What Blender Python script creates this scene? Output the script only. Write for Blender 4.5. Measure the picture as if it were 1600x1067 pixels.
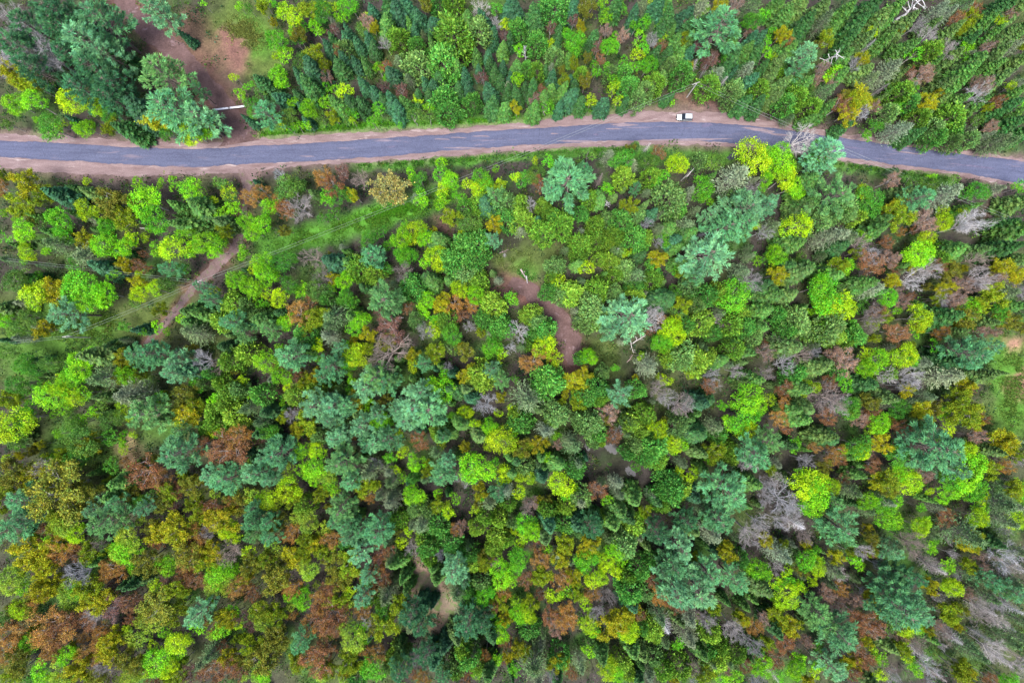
import bpy, math, random
import numpy as np

for _o in list(bpy.data.objects):
    bpy.data.objects.remove(_o, do_unlink=True)
SC = bpy.context.scene
COL = SC.collection
rng = np.random.default_rng(7)
random.seed(7)
PI = math.pi

# ------------------------------------------------------------------ camera, sky, sun, exposure
CAM_H = 175.0                                  # drone height, looking straight down
HFOV = math.radians(82.0)
WIDE = 2 * CAM_H * math.tan(HFOV / 2)
S = WIDE / 1600.0                              # metres on the ground per photo pixel
cd = bpy.data.cameras.new('camera')
cd.sensor_fit = 'HORIZONTAL'
cd.angle = HFOV
cd.clip_start = 1.0
cd.clip_end = 4000
cam = bpy.data.objects.new('camera', cd)
COL.objects.link(cam)
cam.location = (0, 0, CAM_H)
cam.rotation_euler = (0, 0, 0)
SC.camera = cam

SUN_EL, SUN_AZ = math.radians(70), math.radians(205)    # compass style: 180 = from the bottom of the picture
w = bpy.data.worlds.new('World')
SC.world = w
w.use_nodes = True
nt = w.node_tree
sky = nt.nodes.new('ShaderNodeTexSky')
sky.sky_type = 'NISHITA'
sky.sun_disc = False
sky.sun_elevation = SUN_EL
sky.sun_rotation = SUN_AZ
sky.dust_density = 3.0
sky.air_density = 1.0
nt.links.new(sky.outputs[0], nt.nodes['Background'].inputs[0])
nt.nodes['Background'].inputs[1].default_value = 0.065
sl = bpy.data.lights.new('sun', 'SUN')
sl.energy = 1.5
sl.angle = math.radians(26)
sl.color = (1.0, 0.985, 0.955)
sun = bpy.data.objects.new('sun', sl)
COL.objects.link(sun)
_d = (math.sin(SUN_AZ) * math.cos(SUN_EL), math.cos(SUN_AZ) * math.cos(SUN_EL), math.sin(SUN_EL))
from mathutils import Vector, Matrix
sun.rotation_euler = Vector(_d).to_track_quat('Z', 'Y').to_euler()
vs = SC.view_settings
vs.view_transform = 'Standard'
vs.look = 'None'
vs.exposure = 2.5
vs.gamma = 1
vs.use_curve_mapping = False

# ------------------------------------------------------------------ helpers
def W(px, py, z=0.0):
    """The point at height z that stands over photo pixel px, py."""
    k = S * (CAM_H - z) / CAM_H
    return ((px - 800) * k, (533.5 - py) * k, z)


def tag(o, label=None, cat=None, group=None, kind=None):
    if label: o['label'] = label
    if cat: o['category'] = cat
    if group: o['group'] = group
    if kind: o['kind'] = kind
    return o


def put(name, me, parent=None, color=None, loc=None):
    o = bpy.data.objects.new(name, me)
    COL.objects.link(o)
    if parent is not None: o.parent = parent
    if color is not None: o.color = (*color, 1)
    if loc is not None: o.location = loc
    return o


class MB:
    """Collects quads with a tint per vertex and a material slot per face."""
    def __init__(self):
        self.V, self.Q, self.T, self.M, self.n = [], [], [], [], 0

    def add(self, V, Q, T=None, m=0):
        V = np.asarray(V, float).reshape(-1, 3)
        Q = np.asarray(Q, int).reshape(-1, 4)
        if T is None: T = np.ones_like(V)
        T = np.broadcast_to(np.asarray(T, float), V.shape)
        self.V.append(V); self.Q.append(Q + self.n); self.T.append(T)
        self.M.append(np.full(len(Q), m)); self.n += len(V)

    def arrays(self):
        return (np.concatenate(self.V), np.concatenate(self.Q), np.concatenate(self.T), np.concatenate(self.M))

    def merge(self, other, m=None):
        V, Q, T, M = other.arrays() if isinstance(other, MB) else other
        self.V.append(V); self.Q.append(Q + self.n); self.T.append(T)
        self.M.append(M if m is None else np.full(len(Q), m)); self.n += len(V)

    def mesh(self, name, mats, smooth=False):
        return mesh_from(name, *self.arrays(), mats, smooth)


def mesh_from(name, V, Q, T, M, mats, smooth=False):
    me = bpy.data.meshes.new(name)
    me.vertices.add(len(V)); me.loops.add(len(Q) * 4); me.polygons.add(len(Q))
    me.vertices.foreach_set('co', V.astype(np.float32).ravel())
    me.loops.foreach_set('vertex_index', Q.astype(np.int32).ravel())
    me.polygons.foreach_set('loop_start', (np.arange(len(Q)) * 4).astype(np.int32))
    me.polygons.foreach_set('material_index', M.astype(np.int32))
    if smooth: me.polygons.foreach_set('use_smooth', np.ones(len(Q), bool))
    a = me.attributes.new('tint', 'FLOAT_COLOR', 'POINT')
    a.data.foreach_set('color', np.concatenate([T, np.ones((len(T), 1))], 1).astype(np.float32).ravel())
    for m in mats: me.materials.append(m)
    me.update(calc_edges=True)
    return me


def unit(a):
    return a / np.maximum(np.linalg.norm(a, axis=-1, keepdims=True), 1e-9)


def kites(mb, base, d, L, Wd, tint, tip=None, up=None, m=0, g=None):
    """Leaf-shaped quads: base points, unit directions, lengths, widths."""
    g = g or rng
    n = len(base)
    d = unit(d)
    ref = g.normal(size=(n, 3)) if up is None else np.broadcast_to(up, (n, 3)) + g.normal(size=(n, 3)) * 0.35
    side = unit(np.cross(d, ref))
    nor = np.cross(side, d)
    L = np.broadcast_to(np.asarray(L, float), (n,))[:, None]
    Wd = np.broadcast_to(np.asarray(Wd, float), (n,))[:, None]
    mid = base + d * L * 0.55 + nor * L * 0.10
    V = np.stack([base, mid + side * Wd / 2, base + d * L, mid - side * Wd / 2], 1).reshape(-1, 3)
    Q = np.arange(4 * n).reshape(-1, 4)
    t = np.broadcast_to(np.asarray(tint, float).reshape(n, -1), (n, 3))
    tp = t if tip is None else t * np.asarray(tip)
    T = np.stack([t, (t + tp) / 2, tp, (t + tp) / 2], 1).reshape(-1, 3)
    mb.add(V, Q, T, m)


def tubes(mb, p0, p1, r0, r1, sides=4, tint=1.0, m=0):
    p0 = np.asarray(p0, float).reshape(-1, 3); p1 = np.asarray(p1, float).reshape(-1, 3)
    n = len(p0)
    r0 = np.broadcast_to(np.asarray(r0, float), (n,)); r1 = np.broadcast_to(np.asarray(r1, float), (n,))
    d = unit(p1 - p0)
    ref = np.where(np.abs(d[:, 2:3]) > 0.9, np.array([[1.0, 0, 0]]), np.array([[0, 0, 1.0]]))
    u = unit(np.cross(d, ref)); v = np.cross(d, u)
    a = np.arange(sides) * 2 * PI / sides
    ring = u[:, None] * np.cos(a)[None, :, None] + v[:, None] * np.sin(a)[None, :, None]
    V = np.concatenate([p0[:, None] + ring * r0[:, None, None], p1[:, None] + ring * r1[:, None, None]], 1)
    i = np.arange(sides); j = (i + 1) % sides
    q = np.stack([i, j, j + sides, i + sides], 1)
    Q = (q[None] + (np.arange(n) * 2 * sides)[:, None, None]).reshape(-1, 4)
    t = np.broadcast_to(np.asarray(tint, float).reshape(-1, 1, 1), (n, 2 * sides, 3)) if np.ndim(tint) else np.full((n, 2 * sides, 3), tint)
    mb.add(V.reshape(-1, 3), Q, t.reshape(-1, 3), m)


def box(mb, c, s, rz=0.0, m=0, taper=(1, 1), shift=(0, 0)):
    """A box of size s about c; the top scaled by taper and moved by shift."""
    x, y, z = np.array(s) / 2
    V = np.array([[-x, -y, -z], [x, -y, -z], [x, y, -z], [-x, y, -z],
                  [-x * taper[0] + shift[0], -y * taper[1] + shift[1], z], [x * taper[0] + shift[0], -y * taper[1] + shift[1], z],
                  [x * taper[0] + shift[0], y * taper[1] + shift[1], z], [-x * taper[0] + shift[0], y * taper[1] + shift[1], z]])
    ca, sa = math.cos(rz), math.sin(rz)
    V = np.stack([V[:, 0] * ca - V[:, 1] * sa, V[:, 0] * sa + V[:, 1] * ca, V[:, 2]], 1) + np.array(c)
    Q = [[3, 2, 1, 0], [4, 5, 6, 7], [0, 1, 5, 4], [1, 2, 6, 5], [2, 3, 7, 6], [3, 0, 4, 7]]
    mb.add(V, Q, None, m)


def fbm(x, y, seed=0):
    """Three turned octaves of vnoise, without its grid showing."""
    x = np.asarray(x, float); y = np.asarray(y, float)
    r = 0
    for k, (a, f, w_) in enumerate(((.5, 1, .6), (1.3, 2.1, .3), (2.2, 4.4, .18))):
        r = r + w_ * vnoise((x * math.cos(a) - y * math.sin(a)) * f, (x * math.sin(a) + y * math.cos(a)) * f, seed + 50 * k)
    return r


def vnoise(x, y, seed=0):
    """Smooth value noise in -1..1 for arrays."""
    x = np.asarray(x, float); y = np.asarray(y, float)
    xi = np.floor(x).astype(int); yi = np.floor(y).astype(int)
    fx = x - xi; fy = y - yi
    fx = fx * fx * (3 - 2 * fx); fy = fy * fy * (3 - 2 * fy)
    def h(a, b):
        k = (a * 374761393 + b * 668265263 + seed * 1442695041) & 0x7fffffff
        k = ((k ^ (k >> 13)) * 1274126177) & 0x7fffffff
        return ((k ^ (k >> 16)) & 0xffff) / 32767.5 - 1
    return (h(xi, yi) * (1 - fx) + h(xi + 1, yi) * fx) * (1 - fy) + (h(xi, yi + 1) * (1 - fx) + h(xi + 1, yi + 1) * fx) * fy


# ------------------------------------------------------------------ materials
def node_mat(name):
    m = bpy.data.materials.new(name)
    m.use_nodes = True
    return m, m.node_tree.nodes, m.node_tree.links, m.node_tree.nodes['Principled BSDF']


def noise(N, K, scale, detail=4, rough=0.6, vec=None, dist=0.0):
    t = N.new('ShaderNodeTexNoise')
    t.inputs['Scale'].default_value = scale
    t.inputs['Detail'].default_value = detail
    t.inputs['Roughness'].default_value = rough
    t.inputs['Distortion'].default_value = dist
    if vec is not None: K.new(vec, t.inputs['Vector'])
    return t


def ramp(N, K, src, stops):
    r = N.new('ShaderNodeValToRGB')
    e = r.color_ramp.elements
    while len(e) < len(stops): e.new(0.5)
    for k, (p, c) in zip(e, stops):
        k.position = p
        k.color = (*c, 1) if len(c) == 3 else c
    K.new(src, r.inputs[0])
    return r


def mix(N, K, a, b, f, blend='MIX'):
    m = N.new('ShaderNodeMix')
    m.data_type = 'RGBA'
    m.blend_type = blend
    for sock, v in ((m.inputs[0], f), (m.inputs[6], a), (m.inputs[7], b)):
        if hasattr(v, 'is_output'): K.new(v, sock)
        elif isinstance(v, (int, float)): sock.default_value = v
        else: sock.default_value = (*v, 1)
    return m.outputs[2]


def leaf_material(name, trans=0.28, spread=0.45, rough=0.6):
    m, N, K, P = node_mat(name)
    oi = N.new('ShaderNodeObjectInfo')
    at = N.new('ShaderNodeAttribute'); at.attribute_name = 'tint'
    ge = N.new('ShaderNodeNewGeometry')
    c = mix(N, K, oi.outputs['Color'], at.outputs['Color'], 1.0, 'MULTIPLY')
    hs = N.new('ShaderNodeHueSaturation')
    mr = N.new('ShaderNodeMapRange')
    mr.inputs['To Min'].default_value = 1 - spread; mr.inputs['To Max'].default_value = 1 + spread
    K.new(ge.outputs['Random Per Island'], mr.inputs['Value'])
    K.new(mr.outputs[0], hs.inputs['Value'])
    wn = N.new('ShaderNodeTexWhiteNoise'); wn.noise_dimensions = '1D'
    K.new(ge.outputs['Random Per Island'], wn.inputs['W'])
    mh = N.new('ShaderNodeMapRange')
    mh.inputs['To Min'].default_value = 0.475; mh.inputs['To Max'].default_value = 0.525
    K.new(wn.outputs['Value'], mh.inputs['Value'])
    K.new(mh.outputs[0], hs.inputs['Hue'])
    K.new(c, hs.inputs['Color'])
    P.inputs['Roughness'].default_value = rough
    P.inputs['Specular IOR Level'].default_value = 0.25
    K.new(hs.outputs[0], P.inputs['Base Color'])
    tr = N.new('ShaderNodeBsdfTranslucent')
    K.new(hs.outputs[0], tr.inputs[0])
    ms = N.new('ShaderNodeMixShader'); ms.inputs[0].default_value = trans
    K.new(P.outputs[0], ms.inputs[1]); K.new(tr.outputs[0], ms.inputs[2])
    K.new(ms.outputs[0], N['Material Output'].inputs[0])
    return m


def bark_material():
    m, N, K, P = node_mat('bark')
    oi = N.new('ShaderNodeObjectInfo')
    at = N.new('ShaderNodeAttribute'); at.attribute_name = 'tint'
    tc = N.new('ShaderNodeTexCoord')
    n = noise(N, K, 3.0, 5, 0.65, tc.outputs['Object'])
    r = ramp(N, K, n.outputs[0], [(0.3, (0.55, 0.52, 0.5)), (0.7, (1.25, 1.22, 1.2))])
    c = mix(N, K, oi.outputs['Color'], r.outputs[0], 1.0, 'MULTIPLY')
    c = mix(N, K, c, at.outputs['Color'], 1.0, 'MULTIPLY')
    K.new(c, P.inputs['Base Color'])
    P.inputs['Roughness'].default_value = 0.9
    b = N.new('ShaderNodeBump'); b.inputs['Strength'].default_value = 0.5; b.inputs['Distance'].default_value = 0.03
    K.new(n.outputs[0], b.inputs['Height']); K.new(b.outputs[0], P.inputs['Normal'])
    return m


def plain(name, col, rough=0.5, metal=0.0, var=0.0, scale=4.0):
    m, N, K, P = node_mat(name)
    P.inputs['Roughness'].default_value = rough
    P.inputs['Metallic'].default_value = metal
    tc = N.new('ShaderNodeTexCoord')
    n = noise(N, K, scale, 4, 0.6, tc.outputs['Object'])
    r = ramp(N, K, n.outputs[0], [(0.3, tuple(c * (1 - var) for c in col)), (0.7, tuple(min(1, c * (1 + var)) for c in col))])
    K.new(r.outputs[0], P.inputs['Base Color'])
    return m


M_LEAF = leaf_material('leaf')
M_NEEDLE = leaf_material('needle', 0.15, 0.35, 0.65)
M_TWIG = leaf_material('twig_and_bud', 0.15, 0.3, 0.8)
M_BARK = bark_material()
M_WHITE = plain('white_car_paint', (0.34, 0.36, 0.38), 0.25, 0, 0.03)
M_GLASS = plain('dark_car_glass', (0.015, 0.02, 0.03), 0.08)
M_TYRE = plain('tyre_rubber', (0.02, 0.02, 0.022), 0.8)
M_STEEL = plain('galvanised_steel', (0.55, 0.56, 0.6), 0.35, 0.6, 0.1)
M_GATE = plain('white_gate_paint', (0.5, 0.5, 0.54), 0.4, 0, 0.06, 9)
M_POLE = plain('weathered_pole_wood', (0.34, 0.32, 0.30), 0.85, 0, 0.2, 6)
M_WIRE = plain('aluminium_wire', (0.20, 0.23, 0.21), 0.6, 0.0)
M_LAMPR = plain('red_lamp_lens', (0.3, 0.01, 0.01), 0.2)
M_LAMPW = plain('clear_lamp_lens', (0.7, 0.72, 0.75), 0.1)
M_PORC = plain('grey_porcelain', (0.35, 0.34, 0.33), 0.2)

# ------------------------------------------------------------------ ground zones
LITTER, GRASS, DIRT, PALE, DARK, OLIVE, ROSE = range(7)
ZC = np.array([(0.034, 0.030, 0.027), (0.048, 0.150, 0.016), (0.125, 0.066, 0.056), (0.24, 0.17, 0.125), (0.018, 0.016, 0.016), (0.058, 0.088, 0.020), (0.24, 0.13, 0.10)])
ZONES = [  # (zone, points in photo pixels, radius, strength)
    (GRASS, [(395, 214), (470, 208), (560, 198), (640, 193), (760, 190), (860, 181), (960, 172)], 10, 1),
    (GRASS, [(560, 258), (680, 254), (800, 243), (900, 236), (1010, 232)], 9, .9),
    (GRASS, [(1220, 240), (1330, 260), (1480, 280)], 8, .7),
    (GRASS, [(420, 385), (520, 362), (600, 335), (650, 322), (700, 300)], 20, .8),
    (GRASS, [(560, 340), (650, 325)], 14, 1), (DARK, [(-30, 735), (60, 692), (130, 660)], 16, .5), (OLIVE, [(100, 470), (30, 560)], 60, .6),
    (OLIVE, [(330, 60), (370, 30), (400, 55), (410, 90)], 38, .9), (GRASS, [(385, 40), (405, 70)], 20, .5),
    (DIRT, [(300, 40), (330, 90), (360, 70)], 22, .7), (DIRT, [(360, 60), (372, 100)], 18, .9),
    (OLIVE, [(0, 500), (100, 520), (200, 500), (260, 480)], 40, .7), (OLIVE, [(100, 700), (200, 690), (120, 740)], 50, .5),
    (GRASS, [(110, 690), (180, 700)], 26, .5), (ROSE, [(192, 690), (208, 722)], 18, .5), (DARK, [(0, 420), (120, 415), (200, 420)], 14, .5),
    (OLIVE, [(790, 400), (830, 405), (850, 400)], 32, .8), (GRASS, [(815, 420), (830, 430)], 14, .6), (DARK, [(775, 385), (800, 378)], 14, .8),
    (DIRT, [(820, 452), (835, 470)], 14, 1), (OLIVE, [(930, 545), (960, 560)], 24, .7), (DARK, [(975, 560), (990, 580)], 16, .7),
    (OLIVE, [(1590, 560), (1580, 640), (1560, 660)], 42, .9), (GRASS, [(1580, 650), (1570, 560)], 26, .7), (ROSE, [(1588, 604), (1598, 598)], 17, 1), (ROSE, [(1586, 540)], 13, .9),
    (PALE, [(655, 900), (690, 945), (720, 955), (690, 975)], 16, .8), (GRASS, [(695, 945)], 14, .4),
    (DARK, [(950, 700), (980, 740), (930, 690)], 30, .7), (DIRT, [(700, 370), (690, 345)], 14, .5), (DIRT, [(1050, 150), (1120, 165)], 12, .6),
    (DIRT, [(450, 640), (430, 600)], 14, .6), (DIRT, [(400, 690), (420, 680)], 12, .6), (GRASS, [(1000, 240), (1140, 245)], 10, .6),
    (OLIVE, [(1540, 880), (1500, 1000), (1590, 1040)], 50, .4), (GRASS, [(140, 530), (40, 560), (100, 480)], 40, .5),
]


def seg_dist(X, Y, pts):
    if len(pts) == 1:
        return np.hypot(X - pts[0][0], Y - pts[0][1])
    D = None
    for (ax, ay), (bx, by) in zip(pts[:-1], pts[1:]):
        vx, vy = bx - ax, by - ay
        t = np.clip(((X - ax) * vx + (Y - ay) * vy) / (vx * vx + vy * vy), 0, 1)
        d = np.hypot(X - ax - t * vx, Y - ay - t * vy)
        D = d if D is None else np.minimum(D, d)
    return D


# road edges in photo pixels: x, shoulder top, asphalt top, asphalt bottom, shoulder bottom
ROAD = np.array([
    (-900, 150, 168, 196, 214), (-300, 196, 210, 236, 254), (0, 206, 220, 245, 263), (100, 211, 224, 251, 275), (200, 217, 230, 257.5, 279), (300, 222, 233.5, 262, 274),
    (400, 216, 228.5, 255, 272), (450, 211.5, 226, 253.5, 260), (500, 208, 223.5, 252, 259), (600, 204, 216.5, 244.5, 252.5), (700, 199, 209.5, 236, 246),
    (800, 191, 203, 228.5, 239), (900, 178.5, 196.5, 222.5, 231.5), (1000, 170, 191, 218.5, 228), (1050, 168.5, 191, 219.5, 226.5), (1100, 169.5, 192, 221, 228),
    (1150, 174, 194.5, 224, 231), (1200, 189, 199.5, 228.5, 236), (1300, 204.5, 213.5, 243.5, 250), (1400, 221, 227.5, 257.5, 264.5), (1500, 235, 241, 270, 276),
    (1600, 246, 252.5, 287, 294), (1800, 270, 277, 312, 320), (2500, 350, 358, 394, 402)], float)
TRACKS = [  # points, widths in photo pixels
    ('gated_drive', [(180, -30), (205, 20), (240, 55), (280, 85), (312, 122), (345, 158), (366, 190), (376, 214), (378, 226)], [28, 30, 30, 30, 26, 28, 36, 56, 78]),
    ('dirt_track', [(386, 262), (386, 285), (384, 320), (377, 358), (368, 390), (340, 412), (310, 440), (282, 478), (258, 505), (225, 540)], [32, 16, 8, 13, 15, 17, 15, 11, 10, 6]),
    ('dirt_path', [(795, 438), (820, 452), (845, 472), (868, 492), (886, 518), (894, 548), (896, 572)], [12, 26, 30, 26, 36, 40, 20]),
    ('dirt_track', [(1562, 280), (1557, 310), (1555, 340), (1553, 372)], [12, 15, 15, 10]),
    ('sandy_path', [(654, 892), (660, 906), (670, 922), (686, 938), (698, 950), (706, 962), (694, 974)], [18, 30, 34, 20, 20, 42, 20]),
]


def bare_mask(px, py):
    """How strongly bushes and trees must keep off (1 on roads and tracks)."""
    px = np.asarray(px, float); py = np.asarray(py, float)
    top = np.interp(px, ROAD[:, 0], ROAD[:, 1]); bot = np.interp(px, ROAD[:, 0], ROAD[:, 4])
    m = ((py > top - 2) & (py < bot + 2)).astype(float)
    for _n, pts, wd in TRACKS:
        m = np.maximum(m, (seg_dist(px, py, pts) < np.mean(wd) * 0.5 + 1).astype(float))
    return m


def open_mask(px, py):
    m = bare_mask(px, py)
    for z, pts, r in [(0, [(330, 60), (370, 30), (400, 70), (365, 110)], 38), (0, [(790, 400), (840, 405), (830, 450)], 30), (0, [(420, 385), (520, 362), (640, 330)], 20), (0, [(290, 450), (200, 495), (110, 530), (20, 545)], 10),
                      (0, [(1590, 560), (1585, 640)], 40), (0, [(950, 560), (985, 575)], 18), (0, [(950, 700), (980, 740)], 20), (0, [(1060, 160), (1110, 160)], 10),
                      (0, [(560, 196), (760, 189), (950, 172)], 7)]:
        m = np.maximum(m, (seg_dist(px, py, pts) < r).astype(float) * 0.85)
    return m


def build_ground():
    def axis(half, step):
        a = np.arange(-half, half + step, step)
        far = np.array([20, 60, 160, 400, 900, 1500.0])
        return np.concatenate([-(half + far[::-1]), a, half + step + far])
    xs, ys = axis(175, 1.0), axis(125, 1.0)
    X, Y = np.meshgrid(xs, ys)
    px, py = X / S + 800, 533.5 - Y / S
    wx = px + 7 * vnoise(px / 16, py / 16, 3) + 3 * vnoise(px / 6, py / 6, 5); wy = py + 7 * vnoise(px / 16, py / 16, 4) + 3 * vnoise(px / 6, py / 6, 6)
    Cc = np.broadcast_to(ZC[LITTER], X.shape + (3,)).copy()
    a = np.clip(fbm(px / 70, py / 70, 11) * 1.5 + 0.15, 0, 1)[..., None]
    Cc = Cc * (1 - a * .6) + ZC[OLIVE] * a * .6
    a = np.clip(fbm(px / 40, py / 40, 12) * 2.0 - 0.25, 0, 1)[..., None]
    Cc = Cc * (1 - a * .7) + ZC[GRASS] * .7 * a * .7
    for z, pts, r, s in ZONES:
        d = seg_dist(wx, wy, pts)
        f = np.clip(1.25 - d / r * 0.75, 0, 1)
        f = (f * f * (3 - 2 * f) * s)[..., None]
        Cc = Cc * (1 - f) + ZC[z] * f
    for name, pts, wd in TRACKS:
        d = seg_dist(wx, wy, pts)
        f = np.clip(1.4 - d / (np.mean(wd) * .9), 0, 1)[..., None] * .75
        Cc = Cc * (1 - f) + (ZC[PALE] if name == 'sandy_path' else ZC[DIRT] * .8) * f
    top = np.interp(px, ROAD[:, 0], ROAD[:, 1]); bot = np.interp(px, ROAD[:, 0], ROAD[:, 4])
    dr = np.maximum(top - py, py - bot)
    f = np.clip(1 - dr / 10, 0, 1)[..., None] * .5
    Cc = Cc * (1 - f) + np.array((0.14, 0.095, 0.09)) * f
    bare = np.clip(seg_min(px, py) / 14, 0, 1)
    Z = bare * (0.5 * vnoise(X / 14, Y / 14, 21) + 0.22 * vnoise(X / 4, Y / 4, 22))
    n, k = X.shape
    i = np.arange(n * k).reshape(n, k)
    Q = np.stack([i[:-1, :-1], i[:-1, 1:], i[1:, 1:], i[1:, :-1]], -1).reshape(-1, 4)
    m, N, K, P = node_mat('forest_floor')
    at = N.new('ShaderNodeAttribute'); at.attribute_name = 'tint'
    geo = N.new('ShaderNodeNewGeometry')
    n1 = noise(N, K, 0.35, 8, 0.7, geo.outputs['Position'])
    n2 = noise(N, K, 2.2, 6, 0.7, geo.outputs['Position'])
    c = mix(N, K, at.outputs['Color'], ramp(N, K, n1.outputs[0], [(0.3, (0.6, 0.6, 0.62)), (0.7, (1.35, 1.3, 1.25))]).outputs[0], 1.0, 'MULTIPLY')
    c = mix(N, K, c, ramp(N, K, n2.outputs[0], [(0.3, (0.6, 0.6, 0.6)), (0.7, (1.4, 1.4, 1.4))]).outputs[0], 1.0, 'MULTIPLY')
    K.new(c, P.inputs['Base Color'])
    P.inputs['Roughness'].default_value = 0.95
    P.inputs['Specular IOR Level'].default_value = 0.1
    b = N.new('ShaderNodeBump'); b.inputs['Strength'].default_value = 0.7; b.inputs['Distance'].default_value = 0.12
    K.new(n2.outputs[0], b.inputs['Height']); K.new(b.outputs[0], P.inputs['Normal'])
    me = mesh_from('ground', np.stack([X, Y, Z], -1).reshape(-1, 3), Q, Cc.reshape(-1, 3), np.zeros(len(Q)), [m], True)
    tag(put('ground', me), kind='structure')


def seg_min(px, py):
    top = np.interp(px, ROAD[:, 0], ROAD[:, 1]); bot = np.interp(px, ROAD[:, 0], ROAD[:, 4])
    d = np.maximum(np.maximum(top - 4 - py, py - bot - 4), 0)
    for _n, pts, wd in TRACKS:
        d = np.minimum(d, np.maximum(seg_dist(px, py, pts) - np.mean(wd) * .6 - 3, 0))
    for pts, r in (([(918, 700), (953, 700), (985, 733)], 26), ([(1144, 243)], 14)):
        d = np.minimum(d, np.maximum(seg_dist(px, py, pts) - r, 0))
    return d


def band(name, tops, bots, xs, z, mat, rows=8, crown=0.0, jag=(1.0, 1.0), seed=0):
    """A sheet between two edge curves (photo pixels) with uneven edges; normals up."""
    jt = jag[0] * (vnoise(xs / 17, xs * 0, seed) * .6 + vnoise(xs / 5, xs * 0, seed + 1) * .4)
    jb = jag[1] * (vnoise(xs / 17, xs * 0, seed + 2) * .6 + vnoise(xs / 5, xs * 0, seed + 3) * .4)
    t = np.linspace(0, 1, rows + 1)
    PY = (tops + jt)[:, None] * (1 - t) + (bots + jb)[:, None] * t
    PX = np.broadcast_to(xs[:, None], PY.shape)
    V = np.stack([(PX - 800) * S, (533.5 - PY) * S, z + crown * (1 - (2 * t - 1) ** 2) + 0 * PX], -1)
    i = np.arange(PX.size).reshape(PX.shape)
    Q = np.stack([i[:-1, 1:], i[1:, 1:], i[1:, :-1], i[:-1, :-1]], -1).reshape(-1, 4)
    T = np.stack([np.broadcast_to(t, PX.shape)] * 3, -1).reshape(-1, 3)
    me = mesh_from(name, V.reshape(-1, 3), Q, T, np.zeros(len(Q)), [mat], True)
    return tag(put(name, me), kind='structure')


def ribbon(name, pts, wd, z, mat, seed=0, jag=0.16):
    pts = np.array(pts, float); wd = np.array(wd, float)
    u = np.concatenate([[0], np.cumsum(np.hypot(*np.diff(pts, axis=0).T))])
    q = np.arange(0, u[-1] + 3, 3.0)
    # smooth the line a little by averaging
    cx, cy, ww = np.interp(q, u, pts[:, 0]), np.interp(q, u, pts[:, 1]), np.interp(q, u, wd)
    ker = np.ones(7) / 7
    pad = lambda a: np.convolve(np.concatenate([[a[0]] * 3, a, [a[-1]] * 3]), ker, 'valid')
    cx, cy, ww = pad(cx), pad(cy), pad(ww)
    tx, ty = np.gradient(cx), np.gradient(cy)
    ln = np.hypot(tx, ty) + 1e-9
    nx, ny = -ty / ln, tx / ln
    rows = 6
    t = np.linspace(-1, 1, rows + 1)
    wl = ww / 2 * (1 + jag * (vnoise(q / 20, q * 0, seed) + .7 * vnoise(q / 6, q * 0, seed + 1)))
    wr = ww / 2 * (1 + jag * (vnoise(q / 20, q * 0, seed + 2) + .7 * vnoise(q / 6, q * 0, seed + 3)))
    wt = np.where(t[None] < 0, wl[:, None], wr[:, None]) * t[None]
    PX = cx[:, None] + nx[:, None] * wt; PY = cy[:, None] + ny[:, None] * wt
    V = np.stack([(PX - 800) * S, (533.5 - PY) * S, z + 0 * PX], -1)
    i = np.arange(PX.size).reshape(PX.shape)
    Q = np.stack([i[:-1, 1:], i[1:, 1:], i[1:, :-1], i[:-1, :-1]], -1).reshape(-1, 4)
    T = np.stack([np.broadcast_to(t * .5 + .5, PX.shape)] * 3, -1).reshape(-1, 3)
    me = mesh_from(name, V.reshape(-1, 3), Q, T, np.zeros(len(Q)), [mat], True)
    # make sure it faces up
    me.update()
    if me.polygons[0].normal.z < 0: me.flip_normals()
    return tag(put(name, me), kind='structure')


def blob(name, px, py, rx, ry, z, mat, seed=0, n=26, jag=0.28, rot=0.0):
    a = np.arange(n) * 2 * PI / n
    f = 1 + jag * (vnoise(np.cos(a) * 1.6 + 5, np.sin(a) * 1.6, seed) + .6 * vnoise(np.cos(a) * 4 + 5, np.sin(a) * 4, seed + 1))
    ring = [np.array([[px, py]])]
    x, y = np.cos(a) * rx * f, np.sin(a) * ry * f
    x, y = x * math.cos(rot) - y * math.sin(rot), x * math.sin(rot) + y * math.cos(rot)
    P1 = np.stack([px + x * .5, py - y * .5], 1); P2 = np.stack([px + x, py - y], 1)
    V2 = np.concatenate([ring[0], P1, P2])
    V = np.stack([(V2[:, 0] - 800) * S, (533.5 - V2[:, 1]) * S, np.full(len(V2), z)], 1)
    i = np.arange(n); j = (i + 1) % n
    Q = np.stack([1 + i, 1 + n + i, 1 + n + j, 1 + j], 1)
    tri = np.stack([0 * i[::2], 1 + i[::2], 1 + (i[::2] + 1) % n, 1 + (i[::2] + 2) % n], 1)
    Q = np.concatenate([Q, tri])
    me = mesh_from(name, V, Q, np.ones_like(V), np.zeros(len(Q)), [mat], True)
    return tag(put(name, me), kind='structure')


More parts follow.
